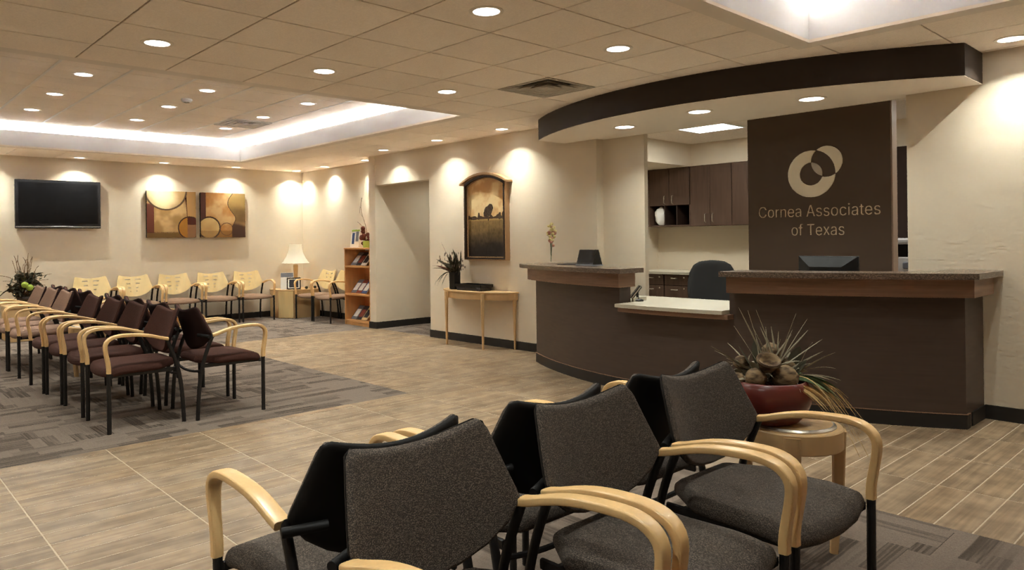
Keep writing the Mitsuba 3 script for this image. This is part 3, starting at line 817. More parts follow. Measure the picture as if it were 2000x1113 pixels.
PARTS = {kind: chair_parts(kind) for kind in ('charcoal', 'maroon', 'mauve', 'wood')}
def chair(kind, x, y, deg, label, group, name, zs=1.0):
    k = thing(name, label, 'chair', group)
    M = T().translate([x, y, 0]).rotate([0, 0, 1], deg).scale([1, 1, zs])
    for n, d, _ in PARTS[kind]:
        put(n, d, None, k, to_world=M)
    return k

# foreground: three facing the viewer, three back to back with them
near_lab = ['charcoal fabric armchair nearest the viewer, left of its front row', 'charcoal fabric armchair in the middle of the near front row', 'charcoal fabric armchair at the right of the front row, beside the round table']
for (x, y, a), l in zip([(1.108, 1.218, 2), (1.748, 1.225, 0), (2.387, 1.225, -1)], near_lab):
    chair('charcoal', x, y, a, l, 'charcoal armchairs facing the viewer', 'charcoal_armchair')
far_lab = ['charcoal armchair turned away, left one with its black back and left wooden arm in view', 'middle charcoal armchair turned away, its black back behind the middle front chair', 'right charcoal armchair turned away, its black back behind the right front chair']
for (x, y, a), l in zip([(1.118, 1.83, 180), (1.765, 1.83, 180), (2.395, 1.83, 180)], far_lab):
    chair('charcoal', x, y, a, l, 'charcoal armchairs facing the counter', 'charcoal_armchair', .986)
# back to back rows in the seating area
ordn = ['nearest', 'second', 'third', 'fourth']
for i, (x, y) in enumerate([(1.718, 5.80), (1.715, 6.49), (1.708, 7.125), (1.695, 7.745)]):
    chair('maroon', x, y, -90, f'maroon fabric armchair, {ordn[i]} of the row facing left', 'maroon armchairs facing left', 'maroon_armchair')
for i, (x, y) in enumerate([(1.68, 8.784), (1.675, 9.40), (1.67, 10.02)]):
    chair('mauve', x, y, -90, f'dusty tan fabric armchair, {["first beyond the gap", "middle of the three", "farthest"][i]} in the row facing left', 'tan armchairs facing left', 'tan_armchair')
for i, (x, y) in enumerate([(2.322, 5.753), (2.322, 6.445), (2.32, 7.08), (2.315, 7.70), (2.315, 8.74), (2.31, 9.37), (2.31, 10.0)]):
    lab = ['maroon armchair facing right at the near end, its dark back toward the viewer', 'second maroon armchair of the row facing right', 'third maroon armchair of the row facing right, mostly hidden',
           'fourth maroon armchair of the row facing right, mostly hidden', 'maroon armchair facing right, its dark back seen through the gap in the rows', 'sixth maroon armchair of the row facing right, mostly hidden', 'farthest maroon armchair of the row facing right, mostly hidden'][i]
    chair('maroon', x, y, 90, lab, 'maroon armchairs facing right', 'maroon_armchair')
woods = ['left', 'second', 'third', 'fourth', 'right']
for i, x in enumerate((2.99, 3.60, 4.22, 4.845, 5.47)):
    chair('wood', x, 11.99, 0, f'blond wood back armchair against the end wall, {["leftmost, behind the maroon rows", "second from the left", "middle one under the left canvas", "fourth from the left under the right canvas", "rightmost, next to the corner table"][i]}', 'wood back armchairs along the end wall', 'wood_armchair')
chair('wood', 1.30, 11.6, 0, 'wood armchair at the left edge of the picture, only its arm in view', 'wood back armchairs along the end wall', 'wood_armchair')
chair('wood', 6.355, 11.31, -90, 'wood back armchair on the right wall next to the lamp table', 'wood back armchairs on the right wall', 'wood_armchair')
chair('wood', 6.355, 10.70, -90, 'wood back armchair on the right wall, half hidden by the bookcase', 'wood back armchairs on the right wall', 'wood_armchair')

# ================================================================ TABLES AND PLANTS
def round_table(x, y, h, r, ang, label):
    k = thing('round_table', label, 'table')
    M = rotz(0, (x, y, 0))
    put('apron', moved(lathe([(r - .03, h - .085), (r - .004, h - .085), (r, h - .08), (r, h - .006), (r - .004, h - .001), (r - .028, h - .001)], 48), M), 'm_table_wood', k, smooth=30)
    put('tabletop', moved(lathe([(1e-4, h - .02), (r - .028, h - .02), (r - .028, h + .004), (r - .036, h + .011), (1e-4, h + .011)], 48), M), 'm_table_wood', k, smooth=30)
    put('edge_inlay', moved(lathe([(r - .028, h - .0015), (r - .0275, h + .004), (r - .0355, h + .0115), (r - .042, h + .0118), (r - .042, h + .010)], 48), M), 'm_steel', k, smooth=30)
    for a in ang:
        c, s = math.cos(math.radians(a)), math.sin(math.radians(a))
        leg = sweep(np.array([(c * (r - .045), s * (r - .045), 0), (c * (r - .025), s * (r - .025), h * .55), (c * (r - .02), s * (r - .02), h - .012)]), [.021, .031, .035], [.017, .024, .028], [-s, c, 0], 4, 12)
        put('leg', moved(leg, M), 'm_table_wood', k, smooth=40)
    return k
round_table(3.067, 1.424, .53, .205, (26, 116, 206, 296), 'round pale wood side table with tapered legs beside the charcoal chairs')
round_table(2.02, 8.25, .50, .21, (20, 110, 200, 290), 'round wood side table in the gap between the maroon rows')

def blade(base, d, L, w, droop, n=7, roll=None):
    """a thin curved leaf of some thickness"""
    d = np.array(d, float); d /= np.linalg.norm(d)
    u = np.linspace(0, 1, n)
    p = np.array(base) + np.outer(u * L, d) + np.outer(-droop * L * u ** 2.0, [0, 0, 1])
    s = np.cross(d, [0, 0, 1.0]); s = s / (np.linalg.norm(s) + 1e-9) if np.linalg.norm(s) > .05 else np.array([1.0, 0, 0])
    roll = rng.uniform(-1.3, 1.3) if roll is None else roll
    s = s * math.cos(roll) + np.cross(d, s) * math.sin(roll)
    a = w * np.sin(np.pi * np.clip(.12 + .88 * u, 0, 1)) ** .7 + .0006
    return sweep(p, a, np.full(n, .0009), s, 2, 4)
def rdir(az, el): return (math.cos(az) * math.cos(el), math.sin(az) * math.cos(el), math.sin(el))

# ---- bowl with dried arrangement on the near round table
k = thing('bowl_arrangement', 'dark red ceramic bowl of dried pods, gourds and grasses on the round table', 'arrangement')
bx, by, bz = 2.995, 1.488, .5425
M = rotz(0, (bx, by, bz)) @ np.diag([1, 1, 1.0, 1])
SB = 1.12
bowl = lathe([(1e-4, 0), (.095, 0), (.115, .008), (.148, .04), (.164, .08), (.166, .11), (.158, .14), (.146, .158), (.140, .160), (.138, .155), (.150, .13), (.155, .105), (.15, .07), (.12, .03), (1e-4, .028)], 48)
bowl.apply_scale([1.04, 1.04, SB])
put('bowl', moved(bowl, M), 'm_bowl', k, smooth=50)
M = M @ rotz(0, (0, 0, .012))
vd = np.array([.70, .71]); vr = np.array([.744, -.668])   # away from the viewer, to the right
def at(r_, f_, z_): return (vr[0] * r_ + vd[0] * f_, vr[1] * r_ + vd[1] * f_, z_)
pods = []
for (r_, f_, z_, rad, sc, mt, nm) in [(-.075, -.07, .185, .050, (1, 1, .95), 'm_pod', 'gourd'), (.045, -.075, .185, .062, (.95, 1, 1), 'm_pod', 'gourd'), (.035, .06, .265, .055, (1, .9, 1), 'm_pod', 'gourd'),
                                  (-.10, .04, .23, .04, (1, 1, .9), 'm_pod', 'gourd'), (.10, .03, .22, .04, (1, 1, 1), 'm_pod', 'gourd'), (-.14, -.03, .175, .035, (1, 1, .9), 'm_pod', 'gourd')]:
    put(nm, moved(lump(at(r_, f_, z_), rad * .86, int(rad * 1000 + z_ * 100), .22, 3, sc), M), mt, k, smooth=60)
cup = lathe([(1e-4, -.04), (.026, -.036), (.038, -.01), (.047, .006), (.050, .014), (.046, .021), (.036, .018), (.030, .006), (.018, -.006), (1e-4, -.008)], 28)
cup.apply_transform(trimesh.transformations.rotation_matrix(.55, [vr[0], vr[1], 0]))
put('lotus_pod', moved(cup, M @ rotz(0, at(-.028, -.085, .25))), 'm_pod', k, smooth=50)
lv = []
for (r_, f_, z_, az, el, L, w) in [(-.06, 0, .2, 2.2, 1.1, .14, .025), (-.02, .02, .2, 1.0, 1.2, .15, .028), (.09, .0, .2, -.5, 1.1, .13, .024), (-.10, .0, .18, 3.0, .9, .13, .022), (.0, -.03, .17, 4, .9, .1, .03), (.08, -.02, .17, 5.4, .9, .12, .02)]:
    lv.append(blade(at(r_, f_, z_), rdir(az, el), L, w, .1, 9))
put('leaf', moved(join(lv), M), 'm_leaf_dark', k, kind='stuff')
gr, gg, gs = [], [], []
vaz = math.atan2(vr[1], vr[0])
for i in range(90):
    az = vaz + rng.uniform(-1.2, 4.3)
    gr.append(blade(at(rng.uniform(-.12, .13), rng.uniform(-.02, .07), .17), rdir(az, rng.uniform(.1, 1.1)), rng.uniform(.09, .18), rng.uniform(.007, .016), rng.uniform(.2, .95), 9))
for i in range(46):
    side = rng.uniform(-1, 1)
    az = vaz + (math.pi if side < -.25 else 0) + rng.normal(0, .7)
    b = at(rng.uniform(-.10, .12), rng.uniform(-.05, .08), .17)
    gr.append(blade(b, rdir(az, rng.uniform(.25, 1.2)), rng.uniform(.12, .25), rng.uniform(.002, .005), rng.uniform(.1, .7), 9))
for az, el, L in [(vaz + 2.6, 1.15, .33), (vaz + 2.5, 1.3, .30), (vaz + 2.9, 1.25, .31), (vaz + 1.8, 1.35, .22), (vaz + 1.4, 1.3, .22), (vaz + 1.0, 1.3, .2), (vaz + .3, 1.15, .30), (vaz + .1, 1.0, .30), (vaz + .2, .8, .28), (vaz - .3, .7, .27), (vaz + 3.3, .6, .26), (vaz + 3.0, .5, .24)]:
    gr.append(blade(at(rng.uniform(-.05, .06), .0, .18), rdir(az, el), L, .0042, .04, 8))
    gr.append(blade(at(rng.uniform(-.05, .06), .0, .18), rdir(az + .12, el - .08), L * .8, .0035, .08, 8))
for i in range(18):
    gg.append(blade(at(.10, -.03, .17), rdir(vaz + rng.normal(0, .35), rng.uniform(.1, .6)), rng.uniform(.12, .2), .008, rng.uniform(.4, .8), 8))
for i in range(26):
    gs.append(blade(at(.085, -.02, .17), rdir(vaz + rng.normal(-.1, .3), rng.uniform(.1, .6)), rng.uniform(.20, .30), .0022, rng.uniform(.6, 1.25), 10))
for i in range(7): gs.append(blade(at(.05 + .01 * i, -.12, .16), rdir(vaz - .5 + .1 * i, -.2), .13, .0035, .55, 8))
put('dried_leaf', moved(join(gr), M), 'm_leaf_grey', k, kind='stuff')
put('green_leaf', moved(join(gg), M), 'm_leaf_green', k, kind='stuff')
put('straw', moved(join(gs), M), 'm_straw', k, kind='stuff')

# ---- half-round console table on the painting wall
k = thing('console_table', 'half round pale wood console table below the arched painting', 'table')
cyc, cw, cd, ch = 6.875, .665, .335, .70
def demi(w, d, n=40):
    a = np.linspace(0, math.pi, n)
    return Polygon([(WX - .004 - d * math.sin(t), cyc - w * math.cos(t)) for t in a])
put('tabletop', bevel_prism(demi(cw, cd), ch - .022, ch, .004), 'm_table_wood', k)
put('glass_top', prism(demi(cw - .012, cd - .012), ch + .0005, ch + .007), 'm_steel_glass' if 'm_steel_glass' in scene else 'm_clear_solid', k) if False else None
put('apron', prism(demi(cw - .015, cd - .015).difference(demi(cw - .04, cd - .04)), ch - .10, ch - .022), 'm_table_wood', k, smooth=30)
for (x, y) in [(WX - .035, cyc - cw + .045), (WX - .31, cyc - .345), (WX - .31, cyc + .345)]:
    ox_ = .02 * np.sign(y - cyc)
    put('leg', sweep(np.array([(x, y, 0), (x, y, .35), (x, y, ch - .022)]), [.011, .016, .023], [.011, .016, .022], [0, 1, 0], 4, 12), 'm_table_wood', k, smooth=40)
# vase with dried stems
k = thing('tall_vase', 'black square vase of dark dried flowers at the left end of the console table', 'vase')
vx, vy = 6.06, 7.22
put('vase', moved(lathe([(1e-4, 0), (.066, 0), (.07, .01), (.074, .22), (.068, .225), (.06, .05), (1e-4, .03)], 4), rotz(.8, (vx, vy, ch + .001))), 'm_gloss_black', k)
st, fl = [], []
for i in range(150):
    az, el = rng.uniform(0, 6.28), rng.uniform(.35, 1.5)
    L = rng.uniform(.12, .33)
    if math.cos(az) > .1: el = max(el, 1.15); L *= .7
    st.append(blade((vx + rng.normal(0, .02), vy + rng.normal(0, .025), ch + rng.uniform(.18, .28)), rdir(az, el), L, rng.uniform(.006, .013), rng.uniform(.05, .4), 7))
for i in range(80):
    az, el = rng.uniform(0, 6.28), rng.uniform(.5, 1.45); L = rng.uniform(.12, .30)
    if math.cos(az) > .1: L *= .6
    d = np.array(rdir(az, el)) * L
    fl.append(lump((vx + d[0], vy + d[1], ch + .2 + d[2]), rng.uniform(.004, .009), i, .8, 1, (1, 1, 2.4)))
tr = [blade((vx - .02, vy + .03, ch + .22), rdir(2.0 + .3 * i, .3), .2 + .02 * i, .006, .9, 9) for i in range(6)]
feather = [blade((vx, vy + .01, ch + .25), (-.12, .42, .8), .42, .013, .02, 9), blade((vx, vy, ch + .22), (-.25, .6, .25), .28, .014, .05, 9)]
put('leaf', join(st + tr), 'm_leaf_dark', k, kind='stuff')
put('dried_flower', join(fl), 'm_flower_brown', k, kind='stuff', smooth=60)
put('feather', join(feather), 'm_flower_red', k)
k = thing('black_tray', 'shallow black tray with raised rim lying on the console table', 'tray')
tp = Polygon([(5.98, 6.64), (6.18, 6.64), (6.18, 7.10), (5.98, 7.10)]).buffer(.015)
put('base', bevel_prism(tp.buffer(-.02), ch + .001, ch + .045, .006), 'm_cover_dark', k)
put('rim', prism(tp.difference(tp.buffer(-.02)), ch + .045, ch + .08), 'm_gloss_black', k)

# ---- arched landscape painting
k = thing('arched_painting', 'tall arch topped landscape painting in a dark and blond wood frame', 'painting')
def arch(w, zb, zs, rise, yc=6.742):
    a = np.linspace(-1, 1, 31)
    top = [(yc + w * t, zs + rise * (1 - t * t)) for t in a[::-1]]
    return Polygon([(yc - w, zb), (yc + w, zb)] + top)
def on_wall(poly, x0, x1):
    m = prism(poly, 0, x1 - x0)
    M = np.array([[0, 0, 1, x0], [1, 0, 0, 0], [0, 1, 0, 0], [0, 0, 0, 1.0]])
    m.apply_transform(M); return m
put('outer_frame', on_wall(arch(.386, 1.08, 2.065, .095).difference(arch(.366, 1.10, 2.045, .095)), WX - .076, WX), 'm_frame_wood', k)
put('inner_frame', on_wall(arch(.374, 1.092, 2.053, .095).difference(arch(.354, 1.114, 2.03, .093)), WX - .084, WX - .02), 'm_frame_dark', k)
put('inner_bead', on_wall(arch(.355, 1.113, 2.031, .093).difference(arch(.346, 1.123, 2.022, .092)), WX - .05, WX - .03), 'm_frame_wood', k)
put('arch_cap', on_wall(arch(.44, 1.9, 2.065, .12).difference(arch(.441, 1.8, 2.04, .118)).intersection(sbox(6.2, 2.0, 7.3, 2.4)), WX - .11, WX), 'm_frame_wood', k)
def painting_fn(p, n, uv):
    z, y = p.z, p.y
    cloud = fbm(y * 7, z * 7, 1.0, 4)
    sky = mix(srgb(196, 148, 88), srgb(226, 198, 148), smoothstep(.3, .7, cloud))
    fld = mix(srgb(36, 28, 23), srgb(128, 102, 62), smoothstep(1.22, 1.60, z + .12 * (fbm(y * 9, z * 14, 2.0) - .5)))
    fld = fld * (.6 + .8 * fbm(y * 40, z * 24, 5.0))
    hz = 1.60
    c = dr.select(z > hz, sky, fld)
    line = smoothstep(.02, .0, dr.abs(z - hz - .008)) 
    c = mix_c(c, C(srgb(190, 160, 100)), .5 * smoothstep(.014, .0, dr.abs(z - hz + .012)))
    far = (hz + .02 + .035 * noise(y * 26, 0.0, 4.0)) - z
    c = mix_c(c, C(srgb(70, 52, 38)), smoothstep(-.004, .004, far) * smoothstep(-.002, .004, z - hz))
    rag = .5 * (fbm(y * 34, z * 34, 8.0, 4) - .5)
    def blob(cy, cz, ry, rz): return dr.sqrt(dr.square((y - cy) / ry) + dr.square((z - cz) / rz))
    e = dr.minimum(dr.minimum(blob(6.71, 1.70, .075, .065), blob(6.675, 1.735, .055, .05)), blob(6.745, 1.665, .05, .045)) + rag
    e = dr.minimum(e, blob(6.705, 1.62, .012, .05))
    e = dr.minimum(e, dr.minimum(blob(6.50, 1.635, .028, .045), blob(6.43, 1.64, .032, .05)) + rag)
    e = dr.minimum(e, dr.minimum(blob(6.885, 1.635, .022, .05), blob(6.98, 1.615, .07, .025)) + rag)
    c = mix_c(c, C(srgb(70, 54, 42)) * (.6 + .8 * noise(y * 70, z * 70)), smoothstep(1.04, .94, e))
    return c
def mix_c(a, b, t): return a * (1 - t) + b * t
mat('m_painting', proc(painting_fn), .55, .25)
put('canvas', on_wall(arch(.352, 1.116, 2.028, .093), WX - .034, WX - .024), 'm_painting', k)

# ---- television and canvases on the end wall
k = thing('television', 'flat black television mounted on the end wall', 'television')
put('bezel', bevel_box(2.02, 3.15, WY - .075, WY - .012, 1.585, 2.30, .006), 'm_gloss_black', k)
put('screen', box(2.06, 3.11, WY - .078, WY - .074, 1.655, 2.26), 'm_screen', k)
put('speaker_bar', bevel_box(2.02, 3.15, WY - .082, WY - .074, 1.60, 1.617, .002), 'm_silver_strip', k)
put('stand_mount', box(2.4, 2.8, WY - .02, WY, 1.75, 2.1), 'm_black_metal', k)
def in_c(x, z, cx, cz, r): return smoothstep(r + .004, r - .004, dr.sqrt(dr.square(x - cx) + dr.square(z - cz)))
def ring_c(x, z, cx, cz, r, w): return smoothstep(w, w * .4, dr.abs(dr.sqrt(dr.square(x - cx) + dr.square(z - cz)) - r))
def art1_fn(p, n, uv):
    x, z = (p.x - 3.834) / .787, (p.z - 1.437) / .763
    f = fbm(x * 5, z * 5, 1.0, 3)
    c = mix(srgb(170, 132, 80), srgb(205, 172, 118), smoothstep(.3, .7, f))
    c = mix_c(c, C(srgb(112, 62, 48)), smoothstep(.145, .135, x) * smoothstep(.75, .7, z))
    c = mix_c(c, C(srgb(120, 92, 52)), smoothstep(.105, .095, z))
    c = mix_c(c, C(srgb(90, 58, 44)), smoothstep(.008, .003, dr.abs(z - .11)))
    c = mix_c(c, C(srgb(186, 146, 92)), smoothstep(.80, .81, x))
    c = mix_c(c, C(srgb(108, 72, 54)), smoothstep(.012, .005, dr.abs(x - .78 - .07 * (1 - z))) + smoothstep(.04, .03, dr.abs(x - .77)) * smoothstep(.6, 1.0, z))
    big = in_c(x, z, .38, 1.02, .42)
    c = mix_c(c, mix(srgb(236, 216, 168), srgb(196, 160, 104), smoothstep(.15, .4, dr.sqrt(dr.square(x - .3) + dr.square(z - .9)) + .2 * (f - .5))), big)
    c = mix_c(c, C(srgb(100, 78, 60)), ring_c(x, z, .38, 1.02, .42, .025))
    sm = in_c(x, z, .87, .21, .24)
    c = mix_c(c, dr.select(x < .82, mix(srgb(178, 122, 50), srgb(140, 96, 44), f), dr.select(z > .28, C(srgb(84, 44, 34)), C(srgb(150, 112, 80)))), sm)
    c = mix_c(c, C(srgb(74, 50, 40)), ring_c(x, z, .87, .21, .24, .018))
    return c * C([.8, .77, .78])
def art2_fn(p, n, uv):
    x, z = (p.x - 4.703) / .783, (p.z - 1.432) / .763
    f = fbm(x * 5 + 9, z * 5, 2.0, 3)
    c = mix(srgb(176, 122, 66), srgb(198, 164, 112), smoothstep(.3, .7, f))
    c = mix_c(c, C(srgb(84, 52, 44)), smoothstep(.115, .105, x))
    lo = smoothstep(.16, .15, z)
    c = mix_c(c, C(srgb(150, 108, 58)), lo)
    q = in_c(x, z, .18, .22, .24)
    c = mix_c(c, mix(srgb(214, 186, 126), srgb(190, 150, 92), f), q * (1 - smoothstep(.16, .15, z) * .5))
    c = mix_c(c, C(srgb(70, 52, 42)), ring_c(x, z, .18, .22, .24, .022))
    c = mix_c(c, C(srgb(120, 84, 62)), ring_c(x, z, .57, .19, .14, .012))
    w = .70 - .10 * dr.cos((z - .78) * 7.5) * smoothstep(.2, .5, z)
    vase = smoothstep(w - .005, w + .005, x)
    c = mix_c(c, mix(srgb(120, 92, 58), srgb(160, 130, 76), smoothstep(.4, .9, z + .3 * (f - .5))), vase * smoothstep(.2, .4, z))
    c = mix_c(c, C(srgb(82, 58, 46)), vase * smoothstep(.36, .26, z + .25 * (x - .85)))
    c = mix_c(c, C(srgb(82, 60, 48)), smoothstep(.012, .004, dr.abs(x - w)))
    return c * C([.8, .77, .78])
mat('m_art1', proc(art1_fn), .7, .15)
mat('m_art2', proc(art2_fn), .7, .15)
for nm, a, b, m_, lab in (('left', 3.834, 4.621, 'm_art1', 'square abstract canvas with a large pale circle, left one beside the television'), ('right', 4.703, 5.486, 'm_art2', 'square abstract canvas with a vase like form, right one')):
    k = thing('wall_canvas', lab, 'painting', 'abstract canvases on the end wall')
    put('frame', box(a + .002, b - .002, WY - .055, WY - .001, 1.437, 2.198), 'm_frame_dark', k)
    put('print', box(a, b, WY - .062, WY - .055, 1.435, 2.20), m_, k)

# ---- corner table with lamp
k = thing('corner_table', 'blond wood corner table with clipped front under the table lamp', 'table')
foot = Polygon([(5.95, 12.29), (5.92, 11.90), (6.08, 11.655), (6.60, 11.655), (6.60, 12.29)])
put('body', prism(foot, 0, .475), 'm_table_wood', k)
put('tabletop', bevel_prism(foot.buffer(.008, join_style=2), .475, .50, .004), 'm_table_wood', k)
put('front_panel', prism(Polygon([(5.916, 11.898), (5.910, 11.892), (6.072, 11.648), (6.078, 11.654)]), .01, .474), 'm_veneer', k)
k = thing('table_lamp', 'table lamp with cream bell shade on a tapered wood column in the corner', 'lamp')
lx, ly = 6.30, 11.98
put('base', moved(lathe([(1e-4, 0), (.075, 0), (.078, .012), (.04, .03), (1e-4, .03)], 4), rotz(.78, (lx, ly, .50))), 'm_table_wood', k)
put('column', moved(lathe([(1e-4, .02), (.026, .02), (.045, .42), (.03, .44), (1e-4, .44)], 4), rotz(.78, (lx, ly, .50))), 'm_table_wood', k)
z_ = np.linspace(0, 1, 14)
rr = .245 - .135 * (1 - (1 - z_) ** 2.1)
put('lamp_shade', moved(lathe([(r_, .46 + .335 * q) for q, r_ in zip(z_, rr)], 40), rotz(0, (lx, ly, .50))), 'm_shade', k, smooth=True)
put('bulb', moved(trimesh.creation.icosphere(2, .035), rotz(0, (lx, ly, 1.10))), 'm_white_paint', k, smooth=True)
put('top_ring', moved(lathe([(.108, .79), (.113, .79), (.113, .80), (.108, .80)], 40), rotz(0, (lx, ly, .50))), 'm_shade', k)
single('brochure', moved(moved(box(-.11, .11, -.003, .003, 0, .30), trimesh.transformations.rotation_matrix(-.2, [1, 0, 0])), rotz(-.5, (6.05, 11.83, .502))), 'm_paper', 'white brochure with grey top standing on the corner table behind the photo frame', 'brochure')
scene_b = put('header_print', moved(moved(box(-.108, .108, -.006, -.0035, .22, .295), trimesh.transformations.rotation_matrix(-.2, [1, 0, 0])), rotz(-.5, (6.05, 11.83, .502))), 'm_cover_grey', 'brochure')
k = thing('photo_frame', 'small black picture frame with white mat on the corner table', 'picture frame')
M = rotz(-.55, (6.14, 11.755, .502)) @ trimesh.transformations.rotation_matrix(-.22, [1, 0, 0])
put('frame', moved(join(box(-.12, .12, -.008, .008, 0, .02), box(-.12, .12, -.008, .008, .19, .21), box(-.12, -.10, -.008, .008, .02, .19), box(.10, .12, -.008, .008, .02, .19)), M), 'm_frame_dark', k)
put('mat_board', moved(box(-.10, .10, -.003, .003, .02, .19), M), 'm_paper', k)
put('picture', moved(box(-.08, .08, -.005, -.003, .035, .175), M), 'm_cover_dark', k)
for i, (x, y, c_) in enumerate([(6.36, 11.70, 'm_leaf_dark'), (6.45, 11.70, 'm_flower_red'), (6.54, 11.72, 'm_leaf_dark')]):
    single('wooden_bead', moved(lump((0, 0, .024), .026, i + 2, .4, 2), rotz(0, (x, y, .502))), c_, ['small dark ornament on the corner table left of its two neighbours', 'small reddish ornament in the middle of three on the corner table', 'small dark ornament at the right on the corner table'][i], 'ornament', 'ornaments on the corner table', smooth=60)

# ---- plant on a wood table by the end wall
k = thing('plant_table', 'low blond wood table carrying the tall dried plant by the end wall', 'table')
put('body', bevel_box(1.84, 2.34, 11.75, 12.28, 0, .46, .004), 'm_table_wood', k)
put('tabletop', bevel_box(1.82, 2.36, 11.73, 12.30, .46, .49, .004), 'm_table_wood', k)
k = thing('twig_arrangement', 'dried twig and leaf arrangement with green ball by the end wall below the television', 'arrangement')
px_, py_ = 2.09, 12.0
put('pot', moved(lathe([(1e-4, 0), (.07, 0), (.11, .09), (.10, .12), (.08, .1), (1e-4, .08)], 28), rotz(0, (px_, py_, .491))), 'm_frame_dark', k, smooth=40)
tw, lf = [], []
for i in range(26):
    a = rng.uniform(0, 6.28); sp = rng.uniform(.02, .16)
    h = rng.uniform(.25, .6) if i > 7 else rng.uniform(.55, .76)
    p0 = np.array([px_ + rng.normal(0, .02), py_ + rng.normal(0, .02), .58])
    pts = [p0 + np.array([sp * math.cos(a) * q + rng.normal(0, .014), .6 * sp * math.sin(a) * q + rng.normal(0, .01), h * q]) for q in (0, .25, .5, .75, 1)]
    tw.append(tube(pts, .0035, 5, 14))
for s in (-1, 1):
    for i in range(3):
        tw.append(tube([(px_, py_, .62), (px_ + s * (.12 + .03 * i), py_ - .03, .76 + .06 * i), (px_ + s * (.24 + .04 * i), py_ - .05, .78 + .08 * i - .02)], .0035, 5, 12))
for i in range(280):
    a = rng.uniform(0, 6.28)
    b = (px_ + rng.normal(0, .08), py_ + rng.normal(0, .04), rng.uniform(.60, .92))
    lf.append(blade(b, rdir(a, rng.uniform(-.1, 1.1)), rng.uniform(.07, .17), rng.uniform(.010, .022), rng.uniform(.1, .8), 6))
put('twig', join(tw), 'm_twig', k, kind='stuff')
put('leaf', join(lf), 'm_leaf_dark', k, kind='stuff')
for dx, dz in ((-.03, .78), (.03, .74)): put('moss_ball', lump((px_ + dx, py_ - .14, dz), .045, 4, .2, 3), 'm_lime', k, smooth=60)

# ---- bookcase with magazines
k = thing('bookcase', 'blond wood bookcase of slanted magazines beside the hall opening', 'bookcase')
bx0, bx1, by0, by1, bh = 6.235, WR - .016, 9.48, 10.20, 1.21
for y in (by0, by1): put('side_panel', bevel_box(bx0, bx1, y - .011, y + .011, 0, bh, .002), 'm_shelf_wood', k)
put('back_panel', box(bx1 - .012, bx1, by0 + .011, by1 - .011, .04, bh - .02), 'm_shelf_wood', k)
put('top_panel', bevel_box(bx0 - .006, bx1, by0 - .012, by1 + .014, bh, bh + .025, .003), 'm_shelf_wood', k)
for z in (.05, .475, .92): put('shelf', bevel_box(bx0, bx1 - .012, by0 + .011, by1 - .011, z, z + .03, .002), 'm_shelf_wood', k)
put('plinth', box(bx0 + .012, bx0 + .03, by0 + .011, by1 - .011, 0, .05), 'm_shelf_wood', k)
def magazine(y, z, cov, label, w=.142, h=.27, page=True):
    kk = thing('magazine', label, 'magazine', 'magazines slanted in the bookcase')
    # leaning back across the shelf, spine down, cover to the room
    M = rotz(0, (bx0 + .09, y, z)) @ trimesh.transformations.rotation_matrix(math.radians(40), [0, 1, 0])
    put('cover', moved(box(-.002, .0005, -w / 2, w / 2, .004, h), M), cov, kk)
    put('pages', moved(box(.0005, .011, -w / 2 + .002, w / 2 - .002, .006, h - .002), M), 'm_paper', kk)
    if page: put('title_block', moved(box(-.0028, -.0018, -w / 2 + .014, w / 2 - .014, h * .2, h * .74), M), {'m_paper': 'm_cover_dark', 'm_cover_cream': 'm_cover_dark', 'm_cover_dark': 'm_cover_red'}.get(cov, 'm_paper'), kk)
for z, sh, cs in ((.952, 'top', ('m_cover_grey', 'm_cover_dark', 'm_paper')), (.507, 'middle', ('m_cover_grey', 'm_cover_red', 'm_cover_blue')), (.082, 'bottom', ('m_cover_grey', 'm_cover_dark', 'm_cover_cream'))):
    nm = {'m_cover_grey': 'grey', 'm_cover_dark': 'dark', 'm_paper': 'white', 'm_cover_red': 'reddish', 'm_cover_blue': 'blue', 'm_cover_cream': 'cream'}
    for j, cov in enumerate(cs):
        magazine(10.10 - .150 * j, z, cov, f'{nm[cov]} covered magazine leaning on the {sh} bookcase shelf')
k = thing('poster_stand', 'blue and white printed card standing on top of the bookcase', 'card')
M = rotz(math.radians(-90), (6.36, 10.10, bh + .026)) @ trimesh.transformations.rotation_matrix(-.12, [1, 0, 0])
put('card', moved(box(-.13, .13, -.002, .002, 0, .30), M), 'm_paper', k)
put('print_block', moved(box(-.09, -.02, -.004, -.002, .06, .24), M), 'm_cover_blue', k)
put('print_block', moved(box(.02, .10, -.004, -.002, .1, .26), M), 'm_cover_grey', k)
put('title_strip', moved(box(-.12, .12, -.004, -.002, .265, .295), M), 'm_green_glass', k)
k = thing('branch_vase', 'green glass jar with dark red blooms and bare branches on top of the bookcase', 'vase')
qx, qy, qz = 6.38, 9.78, bh + .026
put('jar', moved(lathe([(1e-4, 0), (.05, 0), (.055, .01), (.055, .10), (.05, .11), (.046, .1), (.046, .015), (1e-4, .012)], 24), rotz(0, (qx, qy, qz))), 'm_green_glass', k, smooth=40)
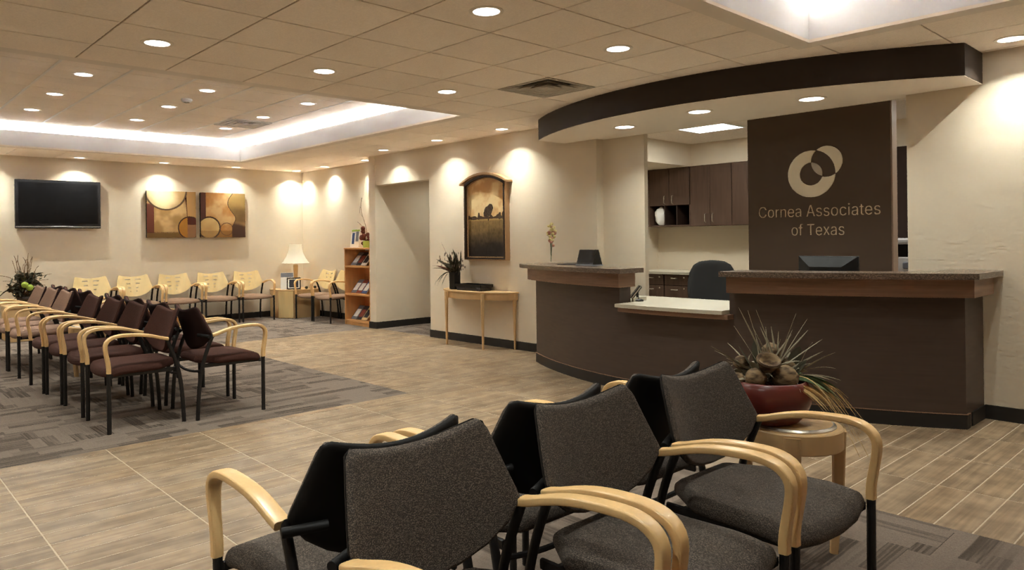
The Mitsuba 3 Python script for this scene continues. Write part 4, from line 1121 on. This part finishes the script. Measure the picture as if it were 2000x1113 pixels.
bl = [lump((qx + rng.normal(0, .05), qy + rng.normal(0, .07), qz + .19 + rng.normal(0, .05)), rng.uniform(.025, .04), i, .5, 2) for i in range(16)]
put('bloom', join(bl), 'm_flower_red', k, kind='stuff', smooth=60)
put('branch', join([tube([(qx, qy, qz + .1), (qx - .02, qy + .05, qz + .3), (qx, qy + .14, qz + .36), (qx, qy + .26, qz + .42)], .004, 5, 14), tube([(qx, qy, qz + .1), (qx, qy + .04, qz + .4), (qx, qy + .14, qz + .62), (qx, qy + .11, qz + .8)], .004, 5, 14), tube([(qx, qy + .1, qz + .5), (qx, qy + .17, qz + .55), (qx, qy + .16, qz + .66)], .003, 5, 10)]), 'm_twig', k, kind='stuff')

# ---- ceiling vents and detector
def vent(x, y, z, label, s=.298, up=.05):
    k = thing('air_vent', label, 'vent')
    put('backing', join(box(x - s, x + s, y - s, y + s, z + up, z + up + .004)), 'm_vent_dark', k)
    put('frame', prism(sbox(x - s, y - s, x + s, y + s).difference(sbox(x - s + .022, y - s + .022, x + s - .022, y + s - .022)), z - .005, z + up), 'm_vent', k)
    for q in (s - .03, s - .105, s - .18):
        n_ = lathe([(q * 1.414, -.006), ((q - .075) * 1.414, up - .012), ((q - .078) * 1.414, up - .010), ((q - .006) * 1.414, -.003)], 4)
        n_.apply_transform(rotz(math.pi / 4, (x, y, z)))
        put('vane', n_, 'm_vent', k)
    put('centre_plate', box(x - .05, x + .05, y - .05, y + .05, z - .004, z + .002), 'm_vent', k)
vent(4.655, 4.28, HC, 'square stepped air vent in the tan ceiling left of the dark soffit')
vent(4.249, 9.538, HT - .012, 'square air vent in the raised tray ceiling', .288, .011)
k = thing('smoke_detector', 'small round white smoke detector in the raised tray ceiling', 'detector')
put('body', moved(lathe([(1e-4, 0), (.06, 0), (.062, -.02), (.045, -.035), (1e-4, -.037)], 28), rotz(0, (3.05, 8.33, HT))), 'm_white_paint', k, smooth=40)
put('grille', moved(lathe([(.03, -.036), (.034, -.042), (.026, -.042)], 24), rotz(0, (3.05, 8.33, HT))), 'm_vent', k)
